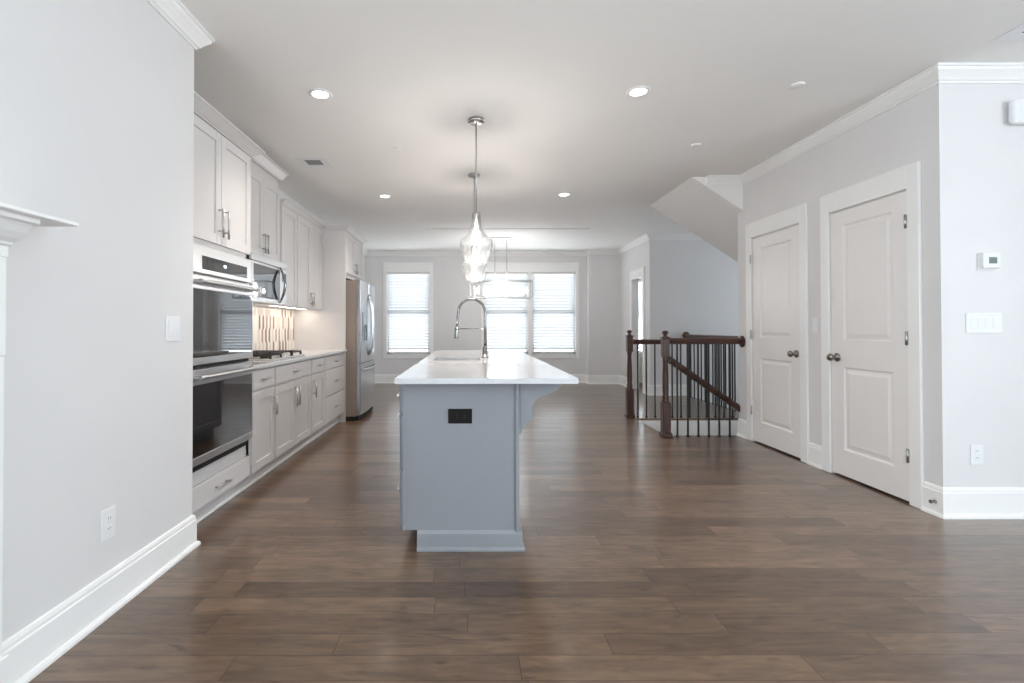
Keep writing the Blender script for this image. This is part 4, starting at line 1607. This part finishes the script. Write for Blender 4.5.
NX, NY0, NY1 = 2.07, 5.285, 6.415
r = thing('stair_railing', (NX, NY0, 0), 'near dark railing with black balusters from its newel post to the door wall', 'railing', 'railings around the stair opening')
newel(MB(), NX, NY0).build('newel_post', 'wood_v', r)
MB().prism(rail_prof(NY0, 1.050), 0, NX + 0.043, DW - 0.018).build('handrail', 'wood_x', r)
MB().lathe([(0.062, 0.0), (0.062, -0.008), (0.052, -0.016), (0.030, -0.017)], (DW - 0.0005, NY0, 1.012), 0, 24).build('rosette', 'wood_x', r)
xx = NX + 0.125
while xx < DW - 0.03:
    baluster(r, xx, NY0, 0.0005, 0.99)
    xx += 0.111
r = thing('stair_railing', (NX, NY1, 0), 'middle dark railing behind the near one, starting at the farther newel post', 'railing', 'railings around the stair opening')
newel(MB(), NX - 0.02, NY1).build('newel_post', 'wood_v', r)
MB().prism(rail_prof(NY1, 1.008), 0, NX + 0.023, 3.62).build('handrail', 'wood_x', r)
xx = NX + 0.085
while xx < 3.58:
    baluster(r, xx, NY1, 0.0005, 0.948)
    xx += 0.111
SRX = 3.66
r = thing('stair_railing', (SRX, 7.4, 0), 'rearmost dark railing running away from the camera toward the grey wall', 'railing', 'railings around the stair opening')
MB().prism(rail_prof(SRX, 1.045), 1, NY1 - 0.04, GW - 0.08).build('handrail', 'wood_y', r)
MB().lathe([(0.02, -0.055), (0.05, -0.035), (0.062, 0.0), (0.052, 0.035), (0.02, 0.055)], (SRX, GW - 0.06, 1.03), 1, 20).build('rail_end_knob', 'wood_y', r)
yy = NY1 + 0.10
while yy < GW - 0.1:
    baluster(r, SRX, yy, 0.0005, 0.985, False)
    yy += 0.125
# sloping stair handrail from the near newel down to the right
r = thing('stair_handrail', (NX, 5.40, 0.86), 'sloping dark wood handrail descending the stairs behind the near balusters', 'handrail')
hr = MB()
a = Vector((NX + 0.02, 5.365, 0.855))
b_ = Vector((NX + 0.02 + 1.5, 5.365, 0.855 - 1.5 * 0.705))
sec = [(1.0 * u, 1.35 * v) for u, v in [(-0.022, -0.030), (0.022, -0.030), (0.031, -0.006), (0.031, 0.014), (0.016, 0.030), (-0.016, 0.030), (-0.031, 0.014), (-0.031, -0.006)]]
A = [hr.bm.verts.new((a.x, a.y + u, a.z + v)) for u, v in sec]
B = [hr.bm.verts.new((b_.x, b_.y + u, b_.z + v)) for u, v in sec]
hr.bm.faces.new(A)
hr.bm.faces.new(B[::-1])
for k in range(8):
    hr.bm.faces.new((A[k], B[k], B[(k + 1) % 8], A[(k + 1) % 8]))
bmesh.ops.recalc_face_normals(hr.bm, faces=hr.bm.faces)
hr.build('sloping_rail', 'wood_x', r)
br = MB()
br.tube([(NX + 0.042, NY0 + 0.02, 0.80), (NX + 0.07, 5.33, 0.80), (NX + 0.07, 5.365, 0.815)], 0.007, 8)
br.build('rail_bracket', 'nickel', r)

# ------------------------------------------------------------------ fireplace mantel at the left edge
r = thing('fireplace_mantel', (LW, 0.55, 0), 'white fireplace mantel shelf with stepped moulding on the left wall', 'mantel')
my_far, my_near = 1.65, -0.50
MB().box(LW + 0.0005, -1.30, my_near, my_far, 1.502, 1.514, 0.002).build('mantel_shelf', 'trim', r)
mp = [(0.0, 1.385), (0.052, 1.385), (0.053, 1.418), (0.066, 1.422), (0.068, 1.430), (0.088, 1.441), (0.108, 1.458), (0.122, 1.476), (0.130, 1.484),
      (0.150, 1.487), (0.152, 1.5015), (0, 1.5015)]
ye = my_far - 0.112
MB().sweep([(LW + 0.0005, my_near + 0.11), (LW + 0.0005, ye)], mp, 1).build('mantel_moulding', 'trim', r)
MB().box(LW + 0.0005, LW + 0.050, my_near + 0.11, ye - 0.001, 1.08, 1.3845, 0.002).build('frieze_board', 'trim', r)
for a in (my_near + 0.11, ye - 0.191):
    MB().box(LW + 0.0005, LW + 0.047, a, a + 0.19, 0.0, 1.079, 0.003).box(LW + 0.0005, LW + 0.060, a - 0.01, a + 0.20, 0.0, 0.16, 0.004).build('mantel_leg', 'trim', r)
MB().box(LW + 0.0005, LW + 0.02, my_near + 0.34, my_far - 0.355, 0.0, 1.09).build('firebox_surround', 'fire_dark', r)
